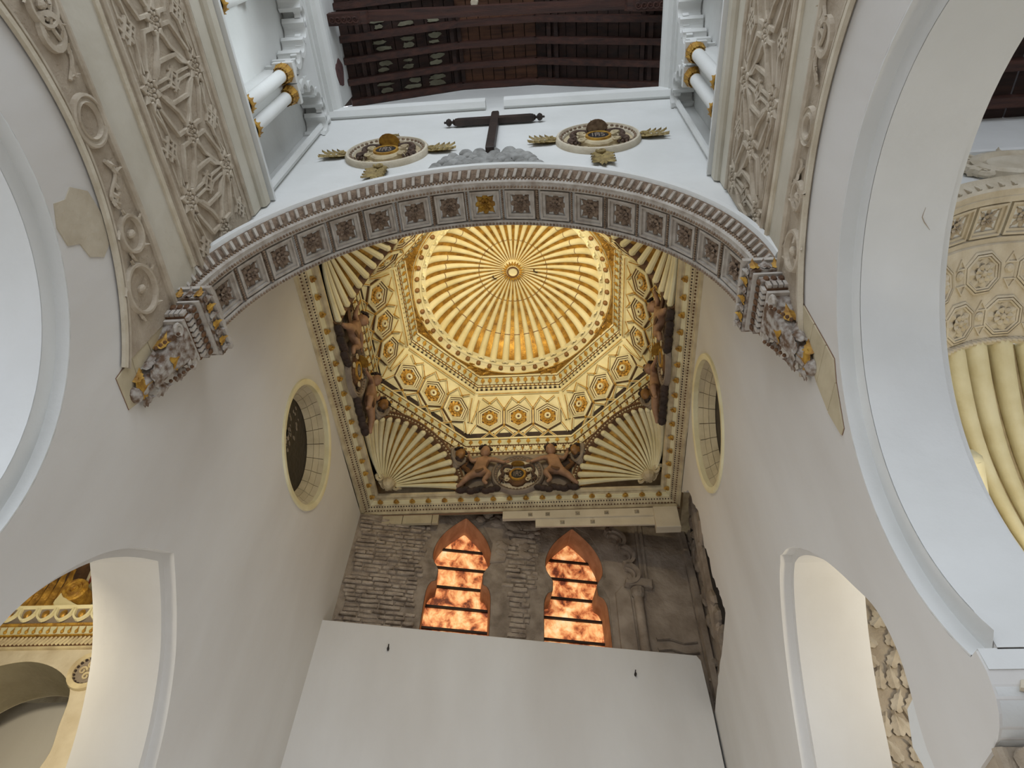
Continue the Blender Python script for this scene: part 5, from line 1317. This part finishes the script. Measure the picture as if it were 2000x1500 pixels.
part('oval_field', slab([(p[0]*1.5, p[1]) for p in circle((0, 0), .24, 28)], 0, .07, .03), 'limestone', ct, CT)
part('scroll_border', sweep([(p[0]*1.5, p[1]) for p in circle((0, 0), .30, 32)], [(-.05, 0), (-.04, .08), (.03, .10), (.07, .03), (.07, 0)], True), 'limestone', ct, CT)
for q in (-1, 1):
    for zz in (-1, 1): part('curl', scroll(1.6, .12, .02, .045, 18), 'limestone', ct, CT @ T((q*.46, zz*.17, .05)) @ Matrix.Scale(q, 4, (1, 0, 0)))
    part('volute_strip', tube([(q*.50, .2, .05), (q*.62, 0, .06), (q*.50, -.2, .05)], .05, 8), 'limestone', ct, CT)
part('top_leaf', leaf(.16, .22, .06, 3), 'limestone', ct, CT @ T((0, .28, .02)))

# impost and capital of the right arcade pier
im = thing('pier_capital', 'white flaking impost above a brown carved capital on the right arcade pier', 'capital', (2.25, 3.3, 1.2))
IM = frame((XR, 0, 0), (0, 1, 0), (0, 0, 1), (1, 0, 0))           # u = y, v = z, n into the wall
part('impost_block', slab([(3.06, 1.81), (3.9, 1.81), (3.9, 1.915), (3.06, 1.915)], .012, .70), 'white', im, IM)
cov = [(3.075, 1.81)]+[(3.075+.24*(1-math.cos(a)), 1.81-.23*math.sin(a)) for a in [PI/2*k/8 for k in range(1, 9)]]+[(3.9, 1.58), (3.9, 1.81)]
part('cavetto', slab(cov, .012, .70), 'white', im, IM, True)
for (z, x, w, h) in ((1.77, .10, .10, .03), (1.755, .22, .16, .035), (1.74, .05, .08, .03), (1.70, .2, .1, .04)):
    part('paint_flake', slab([(x, 0), (x+w*.6, -.01), (x+w, h*.5), (x+w*.7, h), (x+w*.2, h*.9)], 0, .015), 'limestone', im, frame((XR+.03, 3.078+(1.81-z)*.12, z-.02), (1, 0, 0), (0, .15, 1), (0, -1, .15)) @ Matrix.Scale(1.5, 4))
cap = [(3.30, 1.578), (3.29, 1.50), (3.33, 1.30), (3.42, 1.1), (3.5, .95), (3.9, .95), (3.9, 1.578)]
cb = part('capital_bell', slab(cap, .02, .70), 'stucco', im, IM)
for k in range(5):
    part('acanthus_leaf', leaf(.42, .20, .09, 4), 'stucco', cb, frame((XR+.06+.14*k, 3.36, 1.12), (-1, 0, 0), (0, -.14, 1), (0, -1, -.1)))
    part('vine_curl', scroll(1.5, .06, .012, .02, 14), 'stucco', cb, frame((XR+.1+.13*k, 3.28, 1.5), (1, 0, 0), (0, 0, 1), (0, -1, 0)))
part('bell_edge', tube([(3.30, 1.57, .01), (3.34, 1.3, .0), (3.46, 1.02, .0)], .03, 8), 'stucco', cb, IM)
part('octagonal_pier', slab([(3.44, -1.6), (3.95, -1.6), (3.95, .97), (3.44, .97)], .04, .66, .06), 'white', im, IM)
si = thing('small_impost', 'small white impost block at the foot of the right lower arch', 'impost', (2.2, 4.05, 1.9))
part('impost_block', slab([(3.8, 1.0), (4.06, 1.0), (4.05, 1.84), (4.075, 1.95), (3.95, 2.1), (3.8, 2.1)], .004, .60, .0), 'white', si, IM)
# carved stucco seen through the right lower arch
rl = thing('carved_panel', 'beige carved leaf panel seen through the right lower arch', 'relief', (3.0, 6.38, 3.0))
RB = frame((0, 6.38, 0), (1, 0, 0), (0, 0, 1), (0, -1, 0))
part('panel_ground', slab([(2.6, -1.6), (4.6, -1.6), (4.6, 5.0), (2.6, 5.0)], -.1, 0), 'stucco', rl, RB)
for k in range(40):
    part('carved_leaf', leaf(.22, .14, .05, 3), 'stucco_rib', rl, RB @ T((2.65+.13*(k % 5)+.05*(k//5 % 2), 2.7+.22*(k//5), .01)) @ RZ(rj.uniform(-.9, .9)))
part('border', sweep([(3.25, 2.5), (3.05, 3.4)], PROF_EDGE), 'stucco_rib', rl, RB)

# ------------------------------------------------------------------ lift everything so the floor is at zero
for o in list(COL.objects):
    if o.parent is None and o.type in {'MESH', 'EMPTY'}: o.location.z += H
